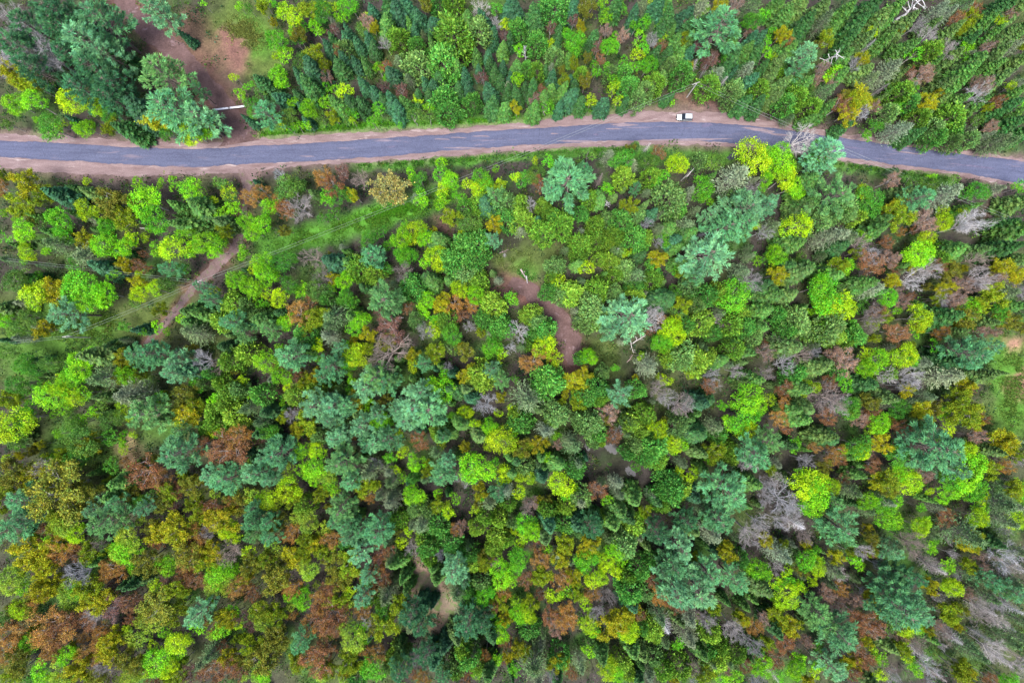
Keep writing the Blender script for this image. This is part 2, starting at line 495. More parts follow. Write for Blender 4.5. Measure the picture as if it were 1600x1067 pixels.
def surface(name, lo, hi, scale, streak=(1, 1, 1), rough=0.9, extra=None, bump=0.3, wear=False):
    m, N, K, P = node_mat(name)
    geo = N.new('ShaderNodeNewGeometry')
    mp = N.new('ShaderNodeMapping'); mp.inputs['Scale'].default_value = streak
    K.new(geo.outputs['Position'], mp.inputs[0])
    n1 = noise(N, K, scale, 7, 0.65, mp.outputs[0])
    n2 = noise(N, K, scale * 9, 4, 0.6, geo.outputs['Position'])
    c = ramp(N, K, n1.outputs[0], [(0.32, lo), (0.68, hi)]).outputs[0]
    c = mix(N, K, c, ramp(N, K, n2.outputs[0], [(0.3, (0.72, 0.72, 0.72)), (0.7, (1.25, 1.25, 1.25))]).outputs[0], 1.0, 'MULTIPLY')
    if extra:
        for col, sc, lo_, hi_, st in extra:
            mp2 = N.new('ShaderNodeMapping'); mp2.inputs['Scale'].default_value = st
            K.new(geo.outputs['Position'], mp2.inputs[0])
            n3 = noise(N, K, sc, 6, 0.7, mp2.outputs[0], 0.4)
            f = ramp(N, K, n3.outputs[0], [(lo_, (0, 0, 0)), (hi_, (1, 1, 1))]).outputs[0]
            c = mix(N, K, c, col, f)
    if wear:
        at = N.new('ShaderNodeAttribute'); at.attribute_name = 'tint'
        c = mix(N, K, c, ramp(N, K, at.outputs['Fac'], [(.0, (.84, .82, .84)), (.06, (.96, .96, .97)), (.22, (1.07, 1.07, 1.06)), (.31, (.96, .96, .97)), (.42, (1.06, 1.06, 1.05)), (.50, (.95, .95, .96)), (.60, (1.06, 1.06, 1.05)), (.72, (.97, .97, .98)), (.82, (1.07, 1.07, 1.06)), (.95, (.95, .95, .96)), (1.0, (.82, .80, .82))]).outputs[0], 1.0, 'MULTIPLY')
        vo = N.new('ShaderNodeTexVoronoi'); vo.feature = 'DISTANCE_TO_EDGE'; vo.inputs['Scale'].default_value = .12
        nw_ = noise(N, K, .5, 4, .6, geo.outputs['Position'])
        K.new(mix(N, K, geo.outputs['Position'], nw_.outputs['Color'], .5, 'ADD'), vo.inputs['Vector'])
        cr = ramp(N, K, vo.outputs['Distance'], [(.0, (.45, .45, .5)), (.022, (1, 1, 1))])
        c = mix(N, K, c, cr.outputs[0], .22, 'MULTIPLY')
    K.new(c, P.inputs['Base Color'])
    P.inputs['Roughness'].default_value = rough
    P.inputs['Specular IOR Level'].default_value = 0.2
    b = N.new('ShaderNodeBump'); b.inputs['Strength'].default_value = bump; b.inputs['Distance'].default_value = 0.05
    K.new(n2.outputs[0], b.inputs['Height']); K.new(b.outputs[0], P.inputs['Normal'])
    return m


M_ASPH = surface('worn_asphalt', (0.046, 0.051, 0.088), (0.066, 0.072, 0.118), 0.35, (0.25, 1.6, 1), 0.8,
                 [((0.17, 0.13, 0.15), 0.22, 0.58, 0.76, (0.3, 2.2, 1)), ((0.045, 0.045, 0.075), 0.3, 0.62, 0.70, (0.5, 2.0, 1))], 0.15, True)
M_GRAV = surface('pink_gravel', (0.100, 0.066, 0.066), (0.178, 0.130, 0.131), 0.5, (0.3, 1.2, 1), 0.95,
                 [((0.28, 0.23, 0.225), 0.4, 0.58, 0.70, (0.3, 1.5, 1)), ((0.085, 0.060, 0.050), 0.5, 0.64, 0.74, (0.5, 1.2, 1))])
M_DIRT = surface('red_dirt', (0.056, 0.033, 0.030), (0.108, 0.066, 0.064), 0.25, (1, 1, 1), 0.95,
                 [((0.20, 0.14, 0.15), 0.35, 0.58, 0.72, (1, 1, 1)), ((0.10, 0.09, 0.035), 0.5, 0.63, 0.72, (1, 1, 1))])
M_TRACK = surface('grey_dirt', (0.080, 0.052, 0.050), (0.145, 0.100, 0.100), 0.3, (1, 1, 1), 0.95,
                  [((0.065, 0.10, 0.025), 0.5, 0.54, 0.66, (1, 1, 1))])
M_SAND = surface('sandy_soil', (0.13, 0.10, 0.07), (0.20, 0.155, 0.115), 0.4, (1, 1, 1), 0.95,
                 [((0.09, 0.13, 0.04), 0.4, 0.46, 0.60, (1, 1, 1))])
M_PATCHP = surface('washed_dirt', (0.11, 0.085, 0.10), (0.165, 0.130, 0.150), 0.8, (0.4, 1.5, 1))
M_PATCHD = surface('dark_tar', (0.05, 0.05, 0.085), (0.10, 0.09, 0.14), 0.8)
_m, _N, _K, _P = node_mat('marsh_water')
_P.inputs['Base Color'].default_value = (0.035, 0.035, 0.035, 1)
_P.inputs['Roughness'].default_value = 0.12
_g = _N.new('ShaderNodeNewGeometry'); _n = noise(_N, _K, 1.5, 3, 0.5, _g.outputs['Position'])
_b = _N.new('ShaderNodeBump'); _b.inputs['Strength'].default_value = 0.08; _K.new(_n.outputs[0], _b.inputs['Height']); _K.new(_b.outputs[0], _P.inputs['Normal'])
M_WATER = _m

build_ground()
_xs = np.arange(-500, 2100, 2.0)
_c = [np.interp(_xs, ROAD[:, 0], ROAD[:, k]) for k in range(1, 5)]
_ker = np.ones(31) / 31
_w = .22
_c = [_c[0] + (_c[1] - _c[0]) * _w, _c[1], _c[2], _c[3] + (_c[2] - _c[3]) * _w * .6]
_c = [np.convolve(np.pad(a, 15, 'edge'), _ker, 'valid') for a in _c]
band('gravel_shoulder', _c[0], _c[3], _xs, 0.02, M_GRAV, 12, 0.0, (3.4, 3.4), 40)
band('road', _c[1], _c[2], _xs, 0.06, M_ASPH, 40, 0.0, (1.3, 1.7), 50)
for _k, (_n, _p, _wd) in enumerate(TRACKS):
    ribbon(_n, _p, _wd, 0.028 + 0.004 * _k, M_SAND if _n == 'sandy_path' else M_DIRT if _n in ('gated_drive', 'dirt_path') else M_TRACK, 60 + 7 * _k, (.2, .3, .26, .3, .5)[_k])
_ry = lambda x, f: float(np.interp(x, _xs, _c[1]) * (1 - f) + np.interp(x, _xs, _c[2]) * f)
for _k, (_x, _f, _rx, _r2, _mt) in enumerate([
        (972, .10, 20, 2.6, M_PATCHP), (1180, .16, 26, 2.4, M_PATCHP), (1105, .12, 9, 3.4, M_PATCHD), (1214, .3, 22, 1.5, M_PATCHP), (690, .28, 12, .8, M_PATCHP),
        (716, .26, 10, .9, M_PATCHP), (752, .27, 13, .9, M_PATCHP), (866, .4, 6, .9, M_PATCHP), (932, .6, 4, 2.0, M_PATCHD), (1080, .93, 60, 1.6, M_PATCHP),
        (1240, .82, 16, 2.2, M_PATCHP), (960, .32, 12, 1.0, M_PATCHP), (1330, .45, 22, 1.4, M_PATCHD), (905, .94, 30, 1.4, M_PATCHP), (730, .93, 26, 1.5, M_PATCHP),
        (610, .5, 7, 1.6, M_PATCHD), (1275, .25, 14, 1.6, M_PATCHD), (480, .72, 10, .8, M_PATCHP), (1420, .3, 24, 1.2, M_PATCHP), (1520, .55, 28, 1.4, M_PATCHD)]):
    blob('road_patch', _x, _ry(_x, _f), _rx, _r2, 0.066 + 0.004 * (_k % 3), _mt, 80 + _k, 26, .45, -0.02 if _x < 1000 else (.02 if _x < 1150 else -.12))
for _k, (_x, _y, _a, _b2) in enumerate([(955, 700, 7, 10), (938, 684, 5, 6), (985, 736, 5, 9), (918, 698, 4, 5), (1144, 243, 9, 4)]):
    blob('marsh_pool' if _x < 1100 else 'puddle', _x, _y, _a, _b2, 0.03 + .004 * _k, M_WATER, 120 + _k, 26, .5, .6)

TREES = """
@0,0
P990,80,190;P1010,470,190;P1130,560,150;P960,380,120;P1230,560,80;P1110,700,130;P1240,740,110;S870,700,90;S820,800,60;O1000,770,80;L1190,820,70;L1290,800,80;G1060,840,60;S800,820,50
P640,150,120;P560,250,110;P700,330,90;S600,420,100;S520,560,100;S460,330,90;S690,520,100;S330,90,120;S180,150,110;S90,300,100;S230,430,90;S420,200,110;G460,190,80;O120,470,70;O190,520,70;L80,640,70;L220,650,70;L470,650,80;L600,640,60;L550,800,60;G330,800,80;O700,820,50;G60,780,60
B300,350,130;B200,220,120;B80,380,100;B120,130,100;S660,600,80;S780,360,60;G700,720,60;L1500,40,60;G1560,50,60;L1480,500,70;L1560,540,80;G1590,650,60
@400,0
L195,110,75;L60,30,50;L150,270,70;L190,350,50;L280,180,45;L380,200,50;L540,120,40;L480,40,50;L600,30,60;O40,60,40;O330,50,60;G440,80,60;O380,340,60;G260,270,40;G290,390,60;S350,440,70;L130,470,55;L180,520,45;S60,530,60;G30,580,50;S340,550,60;B380,580,30;S170,600,50;S260,600,40;P60,700,70;G200,740,60;L180,780,50;G230,820,35;L330,680,60;L440,670,45;O480,720,40;S540,670,55;L620,720,30;L770,690,40;L570,590,50;L500,580,40;S680,530,40;S630,400,35;S690,400,35;S560,370,40;S520,420,45;S500,270,45;S570,250,40;S640,280,40;S710,260,40;B820,280,45;S730,300,40;G670,190,45;R500,190,40;R700,140,50;O730,190,35;S800,150,60;S830,60,60;S900,60,70;S960,60,60;S1020,110,50;C900,250,60;S980,200,40;O1040,30,45;C1150,40,60;C1240,40,60;C1230,220,110;C1380,180,70;C1300,290,50;C1000,410,75;C1180,390,85;C1020,290,50;C940,390,40;L770,440,40;R820,420,40;S860,450,50;S750,580,45;S800,620,40;L820,500,22;R800,540,45;R900,560,45;S850,640,50;S660,640,45;S600,640,50;S880,690,50;S940,650,45;S1000,600,40;S1070,600,40;S1110,540,40;C1190,620,75;C1200,700,60;S1150,480,40;S1260,560,40;S1310,470,35;S1330,560,40;C1360,640,55;S1380,350,35;S1390,450,30;R1420,480,45;S1460,400,30;S1490,460,35;S1540,420,30;S1530,510,35;S1470,570,45;S1470,660,50;S1570,590,40;S1590,490,30;S1540,680,45;B1400,60,60;S1320,120,50;B1490,160,40;L1560,170,40;R1550,220,35;S1470,240,40;S1540,300,40;S1590,250,35;S1590,60,60;G990,740,50;G1080,740,45;L900,790,35;L740,780,40;G1340,760,40;S460,300,40;O420,420,40;R440,480,40;S730,80,50;C560,320,50;O260,230,50;L700,100,30;S1440,120,50;R520,330,35;G590,700,40;S270,480,40;G400,740,50;L330,780,40;S1250,420,40;S1120,130,50;G1500,50,50
@800,0
S40,110,60;S140,120,70;C260,60,80;C50,180,60;L30,320,40;L20,520,40;D85,350,30;C150,280,60;S120,190,40;L380,260,75;O430,180,35;L340,210,40;R240,190,30;S370,50,50;O460,60,55;L570,105,45;S510,240,50;R540,300,50;R600,200,40;L610,290,60;L650,250,40;R700,240,45;L780,240,50;L820,300,50;L690,390,35;L780,350,45;L850,400,55;L930,235,30;B880,265,40;L830,150,45;L690,60,35;S640,40,50;S770,100,50;S900,70,55;S960,60,60;S860,60,40;S1000,100,50;S1090,90,50;L1180,60,50;F1190,50,55;O1300,50,50;R1390,40,55;F1500,40,60;L1580,100,40;P1300,190,110;P1250,150,60;L1440,160,25;S1110,250,50;S1010,290,50;O1060,240,30;S1050,350,40;S1100,350,40;R1150,310,40;R1250,390,50;L1330,370,25;S1380,250,40;S1390,340,50;S1460,320,40;S1500,260,40;S1540,330,40;S1480,430,40;F1470,430,45;S1330,450,45;F1260,460,50;B1210,440,30;B1150,390,30;R1200,400,30;C1050,470,65;C1000,430,45;C900,520,60;C930,490,40;C840,570,50;C780,620,60;C730,540,50;L640,570,50;L640,520,45;L660,630,35;S700,650,40;S570,640,50;C620,460,40;L510,420,35;O400,400,35;O470,370,30;O320,440,25;O340,520,40;O460,520,40;C260,370,45;C160,440,40;C90,440,40;S30,420,40;S250,480,35;S240,560,40;S130,560,40;S80,560,35;S40,600,40;S350,600,50;S200,620,45;S400,560,40;R140,620,35;O30,670,35;L210,680,45;S130,690,50;S290,690,40;S420,650,40;L490,640,45;G470,690,40;G560,690,30;L1000,650,30;G1130,620,30;C1230,540,60;C1350,600,60;C1400,560,60;B1310,520,35;S1480,500,50;C1530,580,55;S1540,660,50;S1440,650,45;L1580,340,40;R1510,200,35;G1520,120,60;S1560,220,40;C430,470,40;S370,350,40;S280,300,40;L590,440,35;R380,140,40;S930,190,50;S1180,150,50;S890,330,40;R920,300,35;L760,430,40;C700,490,45;S480,300,30;S980,340,40;S1090,190,45;R1090,170,30;S310,560,40
L1040,1010,70;R920,960,55;C760,930,50;O730,950,50;B840,920,50;F610,970,40;G480,980,60;G560,940,60;L230,1010,50;G400,1030,50;P310,1030,50;P480,1040,50;L1500,1000,110;L1580,990,80;G680,1000,60;G1280,1020,60;G860,1020,60;C1160,1010,40
@1200,0
S60,30,50;S180,50,60;S110,110,60;S340,70,60;S450,110,55;S230,160,60;F350,140,50;L20,195,25;O80,210,40;R110,260,45;S590,60,70;S550,170,55;L640,200,50;S600,250,50;B630,280,35;S770,80,60;D880,70,60;S850,150,60;O830,190,20;B910,160,40;F1050,110,55;F1090,90,45;R1270,70,60;O1260,110,50;S1390,90,50;S1350,140,50;S1460,50,60;S1560,40,60;R1480,80,40;F1200,30,50;S1130,200,50;L1450,150,45;S1460,230,55;S1520,240,45;R1360,290,40;S1400,250,45;F1500,300,45;S1430,350,50;S1540,390,50;B980,240,60;B1110,310,60;S1100,240,50;S1240,280,45;L1220,310,40;S1140,370,50;C1000,330,60;S860,280,50;P230,340,70;P210,420,50;S120,340,50;S170,230,50;O360,260,45;O300,290,30;D380,350,50;S490,370,45;L400,460,45;L370,500,35;B540,420,45;O600,380,40;S590,440,50;F770,420,60;L890,370,50;F700,480,50;F620,520,50;B710,550,30;R960,480,60;R1000,450,40;S1060,430,30;S1200,480,70;S1170,440,50;L1330,440,30;S1380,440,50;S1440,500,50;R1340,540,60;R1300,510,40;B1290,600,70;S1160,550,60;S1100,530,50;L900,550,40;C830,590,60;G760,570,50;O570,590,65;O540,640,50;R450,660,60;R680,660,45;B600,700,50;O500,700,60;C720,710,55;C870,650,50;O990,640,50;C930,750,55;F800,800,60;C1100,740,75;C1150,800,60;S1180,620,50;C1000,800,60;C1020,860,55;S900,840,50;G680,790,40;G1290,760,45;R1390,790,40;S1500,780,55;F1480,880,55;F1420,900,50;S1580,840,50;L1580,670,35;S1480,670,50;R1430,640,40;C1230,880,50;C1150,890,45;S1540,720,45;L1500,560,40;R300,510,40;S210,540,60;G240,580,60;G130,540,50;S70,530,50;C170,620,60;C250,670,50;C110,660,60;S330,700,50;F330,580,45;S20,600,50;R400,510,35;S20,480,40;L60,470,30;S60,400,45;L40,360,30;S480,300,50;S730,250,50;R330,450,40;S1300,390,50;S1580,180,50;O1580,280,40;R1540,70,45;S1000,170,40;S400,200,40;R1180,120,50;S690,130,60;S450,470,50;S1540,600,50;S1280,670,50
L60,1010,90;L320,930,60;P380,980,90;P430,930,60;L300,1000,60;G150,1050,50;B180,890,100
@0,267
O170,90,110;O150,200,70;R20,110,60;O260,160,60;L380,300,80;L550,230,60;S380,150,70;S600,160,60;L870,80,85;L930,200,100;L1100,90,90;L1190,130,90;L980,280,80;L1000,70,70;O740,190,80;O720,270,60;O800,300,80;O680,250,40;L670,350,60;L150,360,65;G250,330,50;L420,400,60;O540,420,55;L660,460,80;L720,500,50;L790,460,60;L830,420,50;F550,510,80;F380,480,60;L170,490,60;L40,440,50;S330,400,40;L910,420,30;L980,490,50;L1090,510,90;L1160,400,65;L1240,325,35;L1300,450,75;L1350,500,50;L1390,440,40;L1200,500,50;L1340,190,45;L1440,110,50;G1440,170,50;L1400,270,40;S1250,230,80;S1190,320,70;S1400,320,55;O1420,360,40;L1470,240,50;L1560,300,80;L1580,380,60;R1570,170,60;G1390,80,60;S1110,230,40;R880,590,50;O790,590,40;P1030,610,50;G1150,610,40;G480,590,50;S650,620,60;L720,650,40;L540,740,110;L480,700,60;L640,770,80;L560,820,70;L240,780,90;O340,720,70;G100,690,80;G200,720,60;P420,890,90;L890,740,60;O890,700,50;L970,750,50;G1060,700,50;G860,820,40;L50,930,60;G200,910,60;O300,990,60;G90,1000,60;G420,1000,60;G780,980,50;L980,980,90;L1050,1000,50;O1000,880,40;S1200,870,60;P1260,750,80;P1300,810,50;L1350,760,40;L1490,670,60;L1570,740,70;L1590,600,40;C1450,830,60;S1200,960,60;S1300,900,60;C1390,940,60;P1460,930,70;C1560,930,50;F1230,1030,70;P1500,1030,60;C1560,830,50;S60,860,60
@400,267
B150,30,60;R430,50,100;R480,90,60;R540,20,60;G200,110,80;G270,90,60;R40,130,50;L90,250,60;R190,270,60;R140,220,50;B280,240,90;L460,160,50;G560,150,60;G480,280,80;G420,300,50;O620,160,40;B660,60,60;O840,120,130;O800,60,70;O900,180,70;O780,170,60;L50,330,60;G110,390,60;O180,360,35;G1030,60,60;L1040,180,50;L1150,40,50;L1210,60,60;L1170,110,50;L1160,190,40;L1410,70,70;L1430,120,60;L1320,90,40;L1510,90,50;L1300,180,40;O1220,280,60;G1300,240,50;L1380,250,30;C1420,210,70;P1510,150,60;S1450,200,60;C1580,200,60;C1560,300,60;G1330,330,70;O1480,340,50;P1490,420,50;L940,330,60;L1010,350,60;L900,420,70;L930,500,60;L950,545,60;L1070,460,60;L1110,540,70;L1050,550,50;L990,430,50;S1140,440,60;P730,530,70;G720,430,70;G780,400,50;B350,540,110;G180,590,60;L50,580,70;L60,660,70;S500,580,70;S600,570,50;L70,770,40;L40,830,40;L150,810,60;L20,720,50;G200,690,60;L280,750,50;G380,750,80;B420,680,60;O500,670,40;L560,680,60;C660,620,80;C730,640,60;G830,600,50;B910,630,70;C980,720,70;P760,790,110;P720,720,60;P820,830,50;G560,780,60;L550,800,50;C450,800,40;R260,870,80;R330,830,50;L200,950,60;O330,960,70;O410,930,60;F490,900,80;F470,960,60;L660,940,60;L620,980,50;R850,1000,90;R770,880,50;R940,840,45;C900,780,50;L1050,820,60;L1040,870,45;C1000,920,40;B1050,990,60;L1120,990,50;L1110,930,40;O710,1020,50;F460,1040,50;L390,1050,30;S1100,690,60;P1090,680,40;C1230,570,80;C1350,470,90;C1390,560,70;C1270,530,60;C1330,640,70;C1380,690,60;O1170,810,50;O1160,860,50;R1240,830,60;R1340,850,50;L1280,730,60;L1370,770,60;R1290,920,50;B1340,960,40;F1520,680,70;B1550,520,40;L1585,790,50;C1480,850,70;C1540,960,70;C1200,940,60;G1220,1020,60;G1490,1020,50;B1590,1030,40;P60,1000,60;S60,920,60;S170,880,50;C320,1020,60;C20,900,50;G600,830,50;S610,900,50;C1430,930,60
@800,267
P370,60,140;P390,150,80;P260,90,60;R170,90,50;G60,60,50;G150,30,60;C490,190,50;C430,250,40;C200,220,45;C220,270,45;B115,200,40;C310,330,80;C270,300,50;C190,390,70;C50,300,70;C60,210,50;B545,60,35;D590,200,30;L590,110,40;S540,160,50;C700,40,60;G770,130,35;P780,120,30;L930,60,50;C860,40,50;C990,180,85;C1030,240,50;L1190,110,80;L1210,190,40;F1110,150,40;F1380,70,90;B1340,50,60;C1390,160,60;L1560,40,60;P1400,240,110;P1330,340,110;P1420,330,90;P1560,220,70;P1470,180,60;P1230,300,50;P1420,400,60;L1500,340,50;B1560,380,50;P1250,520,130;P1180,580,90;P1300,600,80;P1210,450,80;P1140,660,50;B1500,110,50;B1210,385,30;C520,340,60;C660,340,70;C640,410,60;C530,420,60;C430,460,70;C420,510,50;C590,300,50;B815,330,45;F910,350,40;C770,260,50;O740,240,50;C780,430,70;C830,400,50;B920,440,40;S1010,430,50;S1030,470,40;S1090,400,60;F1110,330,60;S980,370,50;S880,270,40;L970,440,40;C590,430,50;B650,485,25;C660,520,40;S800,530,40;O900,540,50;L710,510,40;C540,550,40;C620,570,50;C690,630,60;C640,650,50;L460,610,50;C280,600,65;C260,660,40;L300,690,50;L320,680,35;C230,750,60;C350,760,75;C300,790,50;F780,660,60;C880,680,55;C760,720,50;S420,580,40;C540,740,60;C640,770,50;C760,800,60;C500,870,80;C530,920,60;C460,940,60;P690,920,130;P640,850,70;P750,990,60;P620,1000,50;C490,820,50;B880,870,60;B860,940,70;R860,1000,40;S930,800,80;O1060,830,50;G1000,760,50;C1130,720,60;C1210,790,70;C1280,760,60;L1390,790,110;L1440,740,50;L1330,820,60;L1440,830,50;C1170,830,50;B1480,680,80;F1440,620,60;L1530,560,35;G1600,540,50;G1040,880,50;L960,980,70;L1010,1010,70;L1000,930,50;C1080,960,50;C1180,960,70;B1260,930,50;C1360,960,70;C1430,900,60;C1450,980,70;C1500,1030,60;C1270,1020,50;G1480,880,50;S1560,960,50;S1570,880,60;L20,780,50;C120,900,90;C160,940,50;B50,1000,60;C200,1010,70;C120,1040,40;C250,960,40;L900,1050,40;S1050,580,50;O1060,600,50;G880,600,50;G1110,800,40;S700,290,40;S1570,720,50
@1200,267
L90,60,90;L140,100,60;P430,110,110;P400,40,80;P480,60,70;P440,190,60;S250,80,80;S230,180,70;S200,250,60;L160,350,95;L130,300,50;L200,390,50;F20,340,50;P20,200,40;C300,330,60;C360,310,50;C480,250,70;C440,230,50;C540,290,40;G660,180,80;G620,240,50;L600,150,50;P930,170,75;S830,130,50;G880,90,60;R770,60,50;F1080,180,80;G1020,100,60;L1000,60,40;G1150,80,50;F1400,110,110;G1310,150,60;G1230,130,50;L1550,110,50;S1570,200,60;O820,290,80;O760,260,60;O860,270,40;R970,320,70;R1000,290,50;R990,370,60;L1090,320,60;L1070,270,40;B1260,330,100;B1200,350,60;G1160,300,40;S1450,430,60;F1400,310,50;S1560,370,70;F400,430,70;F480,400,60;F330,440,50;B560,460,60;L600,410,40;O560,510,40;S440,480,60;S130,450,70;L60,520,60;G210,540,50;S160,620,80;S240,600,60;S100,600,50;O50,650,50;O440,590,60;L480,610,50;S390,640,70;R650,560,90;R630,610,60;R770,530,60;B620,520,60;L930,500,90;L980,460,60;L870,540,50;C1060,550,60;S1180,500,80;S1250,500,60;S1460,490,60;B1300,560,70;B980,630,80;B900,690,70;R1050,610,50;O1150,620,50;O770,680,50;L790,690,40;S560,720,70;F620,730,70;L750,780,60;R830,820,40;R800,750,40;L370,770,110;L300,740,80;L430,830,90;L340,850,70;L480,890,50;C60,900,50;C170,950,90;C120,990,60;C360,960,90;C330,1010,70;C400,1020,60;C540,1010,60;C500,1040,50;B640,920,80;R700,880,60;O680,930,60;R800,1000,80;B620,990,40;L790,880,30;L930,920,80;O950,960,50;L890,940,50;R1070,1010,50;S1150,1030,50;S1100,930,70;O1230,900,70;L1260,880,70;O1290,850,50;B1080,790,60;O1060,810,40;R1160,800,60;O1100,740,50;R1210,690,60;B1300,670,90;R1400,680,60;R1270,720,40;O1440,600,60;O1530,630,60;O1390,790,80;F1440,770,60;S1500,830,60;G1420,890,60;O1440,930,60;B1560,740,50;R1380,1000,50;R1320,1010,40;O1550,950,60;S1480,330,50;S20,760,70;S130,790,50;S700,300,50;S660,380,60;S1570,560,60;S1350,930,50;S660,740,50;G560,850,50;L20,750,30;S1020,880,40;S940,830,40
@0,534
L490,130,90;L550,90,60;L430,160,50;L440,230,70;L400,250,50;L520,210,50;L330,350,90;L290,380,70;L380,300,60;L490,350,70;L550,320,50;L440,390,50;L200,410,50;L150,370,40;L100,490,110;L60,450,60;L180,480,60;L30,520,40;G100,260,60;G220,190,60;O50,360,60;B160,260,30;G310,130,70;G160,140,60;G60,80,60;S670,80,80;F660,210,90;P850,130,60;P960,90,100;P1000,150,80;P1030,70,70;P1130,130,70;P1100,180,60;P1180,110,50;O770,90,60;L800,210,60;O760,200,40;F840,320,90;F800,300,60;F900,350,60;O900,210,30;B1310,120,70;B1370,150,50;S1200,180,60;L790,440,55;L1020,370,50;O1050,340,35;P950,480,100;P980,540,70;P910,500,60;S1060,470,60;O1160,320,60;O1140,390,40;O1190,460,80;L1150,470,50;O1230,410,50;L1240,270,50;L1340,350,45;L1520,240,45;C1210,340,40;C1290,260,40;C1390,260,50;C1320,200,40;C1440,320,70;C1420,400,60;C1490,300,50;C1480,430,70;C1330,480,60;C1340,430,50;C1300,540,50;L1400,560,50;L1340,560,50;C1540,60,60;C1460,110,60;S1420,40,50;F1580,400,50;L1580,340,30;P1130,690,110;P1160,630,80;P1080,660,60;P1150,760,70;P1190,730,60;P1150,560,50;R1430,660,110;R1480,600,80;R1380,720,70;R1290,640,60;P1390,880,90;P1400,930,70;P1310,820,60;P1440,850,50;L1340,960,40;L1280,940,40;R900,830,110;R1010,860,60;R930,800,70;S760,870,70;S720,950,60;L500,500,60;G470,500,60;G700,500,70;S650,350,40;G660,370,50;G700,600,50;G510,620,90;O560,630,60;G500,700,70;L785,675,35;G720,760,50;B280,770,60;O100,850,90;O200,830,70;O360,930,140;O420,870,90;O480,980,80;O570,950,70;O300,980,80;O20,930,70;B20,900,50;P140,1040,90;P620,1040,60;P740,1030,60;G880,1000,60;P900,1020,50;O1060,940,60;O1200,920,60;O1020,1000,60;R1100,950,50;O1240,1020,50;R1330,1020,60;O1480,1000,60;L1580,950,50;R1460,1000,50;P1560,830,60;C1580,780,50;B1440,820,40;G90,600,60;S60,600,60;P1580,1040,50;O830,930,50;G960,960,50
@400,534
L80,100,75;L70,60,50;R130,160,35;P230,90,90;P210,50,60;L400,20,45;P490,30,50;L600,80,80;L590,130,60;L650,40,40;O700,40,45;B830,80,120;O800,30,60;L970,140,45;P1050,150,50;O970,60,40;O1120,70,60;O1100,40,40;G1210,60,50;B1215,155,40;O1310,80,60;O1310,200,50;C1400,210,80;P1490,170,50;P1520,240,50;L1480,50,70;L1520,80,45;B1590,40,40;L150,230,60;G390,120,40;P480,160,80;P450,220,60;O380,200,40;R265,210,50;O320,240,40;L490,250,25;P700,240,90;P760,200,80;P830,210,60;P820,280,70;L600,300,45;O630,360,60;L700,370,50;O790,360,50;L850,370,30;P960,400,100;P1060,420,110;P1020,330,70;P940,480,70;P1100,490,60;P880,400,50;L1140,280,80;L1080,280,50;L1170,220,50;L1140,340,40;L1310,440,55;S1250,320,60;S1320,280,50;B1435,390,75;L1440,520,55;L1520,440,30;L1500,540,30;L1540,620,80;L1480,600,50;L1590,600,40;C260,340,60;C370,310,50;C440,300,50;C530,300,40;B250,440,50;P390,400,90;P480,410,80;P550,400,70;C570,500,60;P460,480,60;L780,500,70;P770,440,60;L760,530,40;O310,510,70;O270,560,50;C410,590,50;P680,540,80;P740,600,80;P690,640,60;P830,640,70;P560,570,50;P510,610,60;P530,660,50;R600,580,30;L280,660,65;L390,690,60;L400,790,80;L350,860,50;L480,880,60;L440,840,60;L510,940,40;P150,690,90;P110,650,60;P80,720,50;P170,740,60;S60,560,60;P40,830,70;P90,880,40;P540,760,90;P590,740,60;P470,770,50;P600,880,70;P580,930,50;L840,730,45;L930,690,40;L970,740,60;R1030,610,60;S1180,570,60;P1160,590,40;L1160,650,35;O1300,650,40;O1070,820,35;O1070,760,30;L920,840,35;P1170,830,80;P1200,770,50;P1130,850,50;L1390,790,90;L1420,750,60;L1350,830,50;L1520,840,65;L1540,800,40;O1410,920,50;L1000,960,70;L960,930,45;F850,870,50;F830,820,40;F720,800,70;B750,760,40;O720,880,60;R710,970,40;O420,945,50;L220,900,80;O230,950,60;L110,990,70;L20,990,50;C310,1020,60;P540,1030,90;P480,1050,60;L660,970,40;F840,1000,60;F860,960,40;F790,970,40;C990,1030,50;O1130,1000,50;C1060,1040,50;B1260,830,40;B1310,900,30;L1240,970,40;L1200,1040,50;L1370,1040,40;F1440,1020,50;F1550,950,50;P1500,920,50;S1350,340,50;S1280,500,60;S1400,580,60;S1590,720,40;S1110,390,40;C1130,560,40;C50,330,60;S60,450,60;G70,540,60;F40,520,50;L210,800,50;L300,800,50;C980,850,40;F1120,700,40;S1590,830,50;L1590,420,30;C1570,1000,40;S890,110,30;S1230,200,40;S640,440,50
@800,534
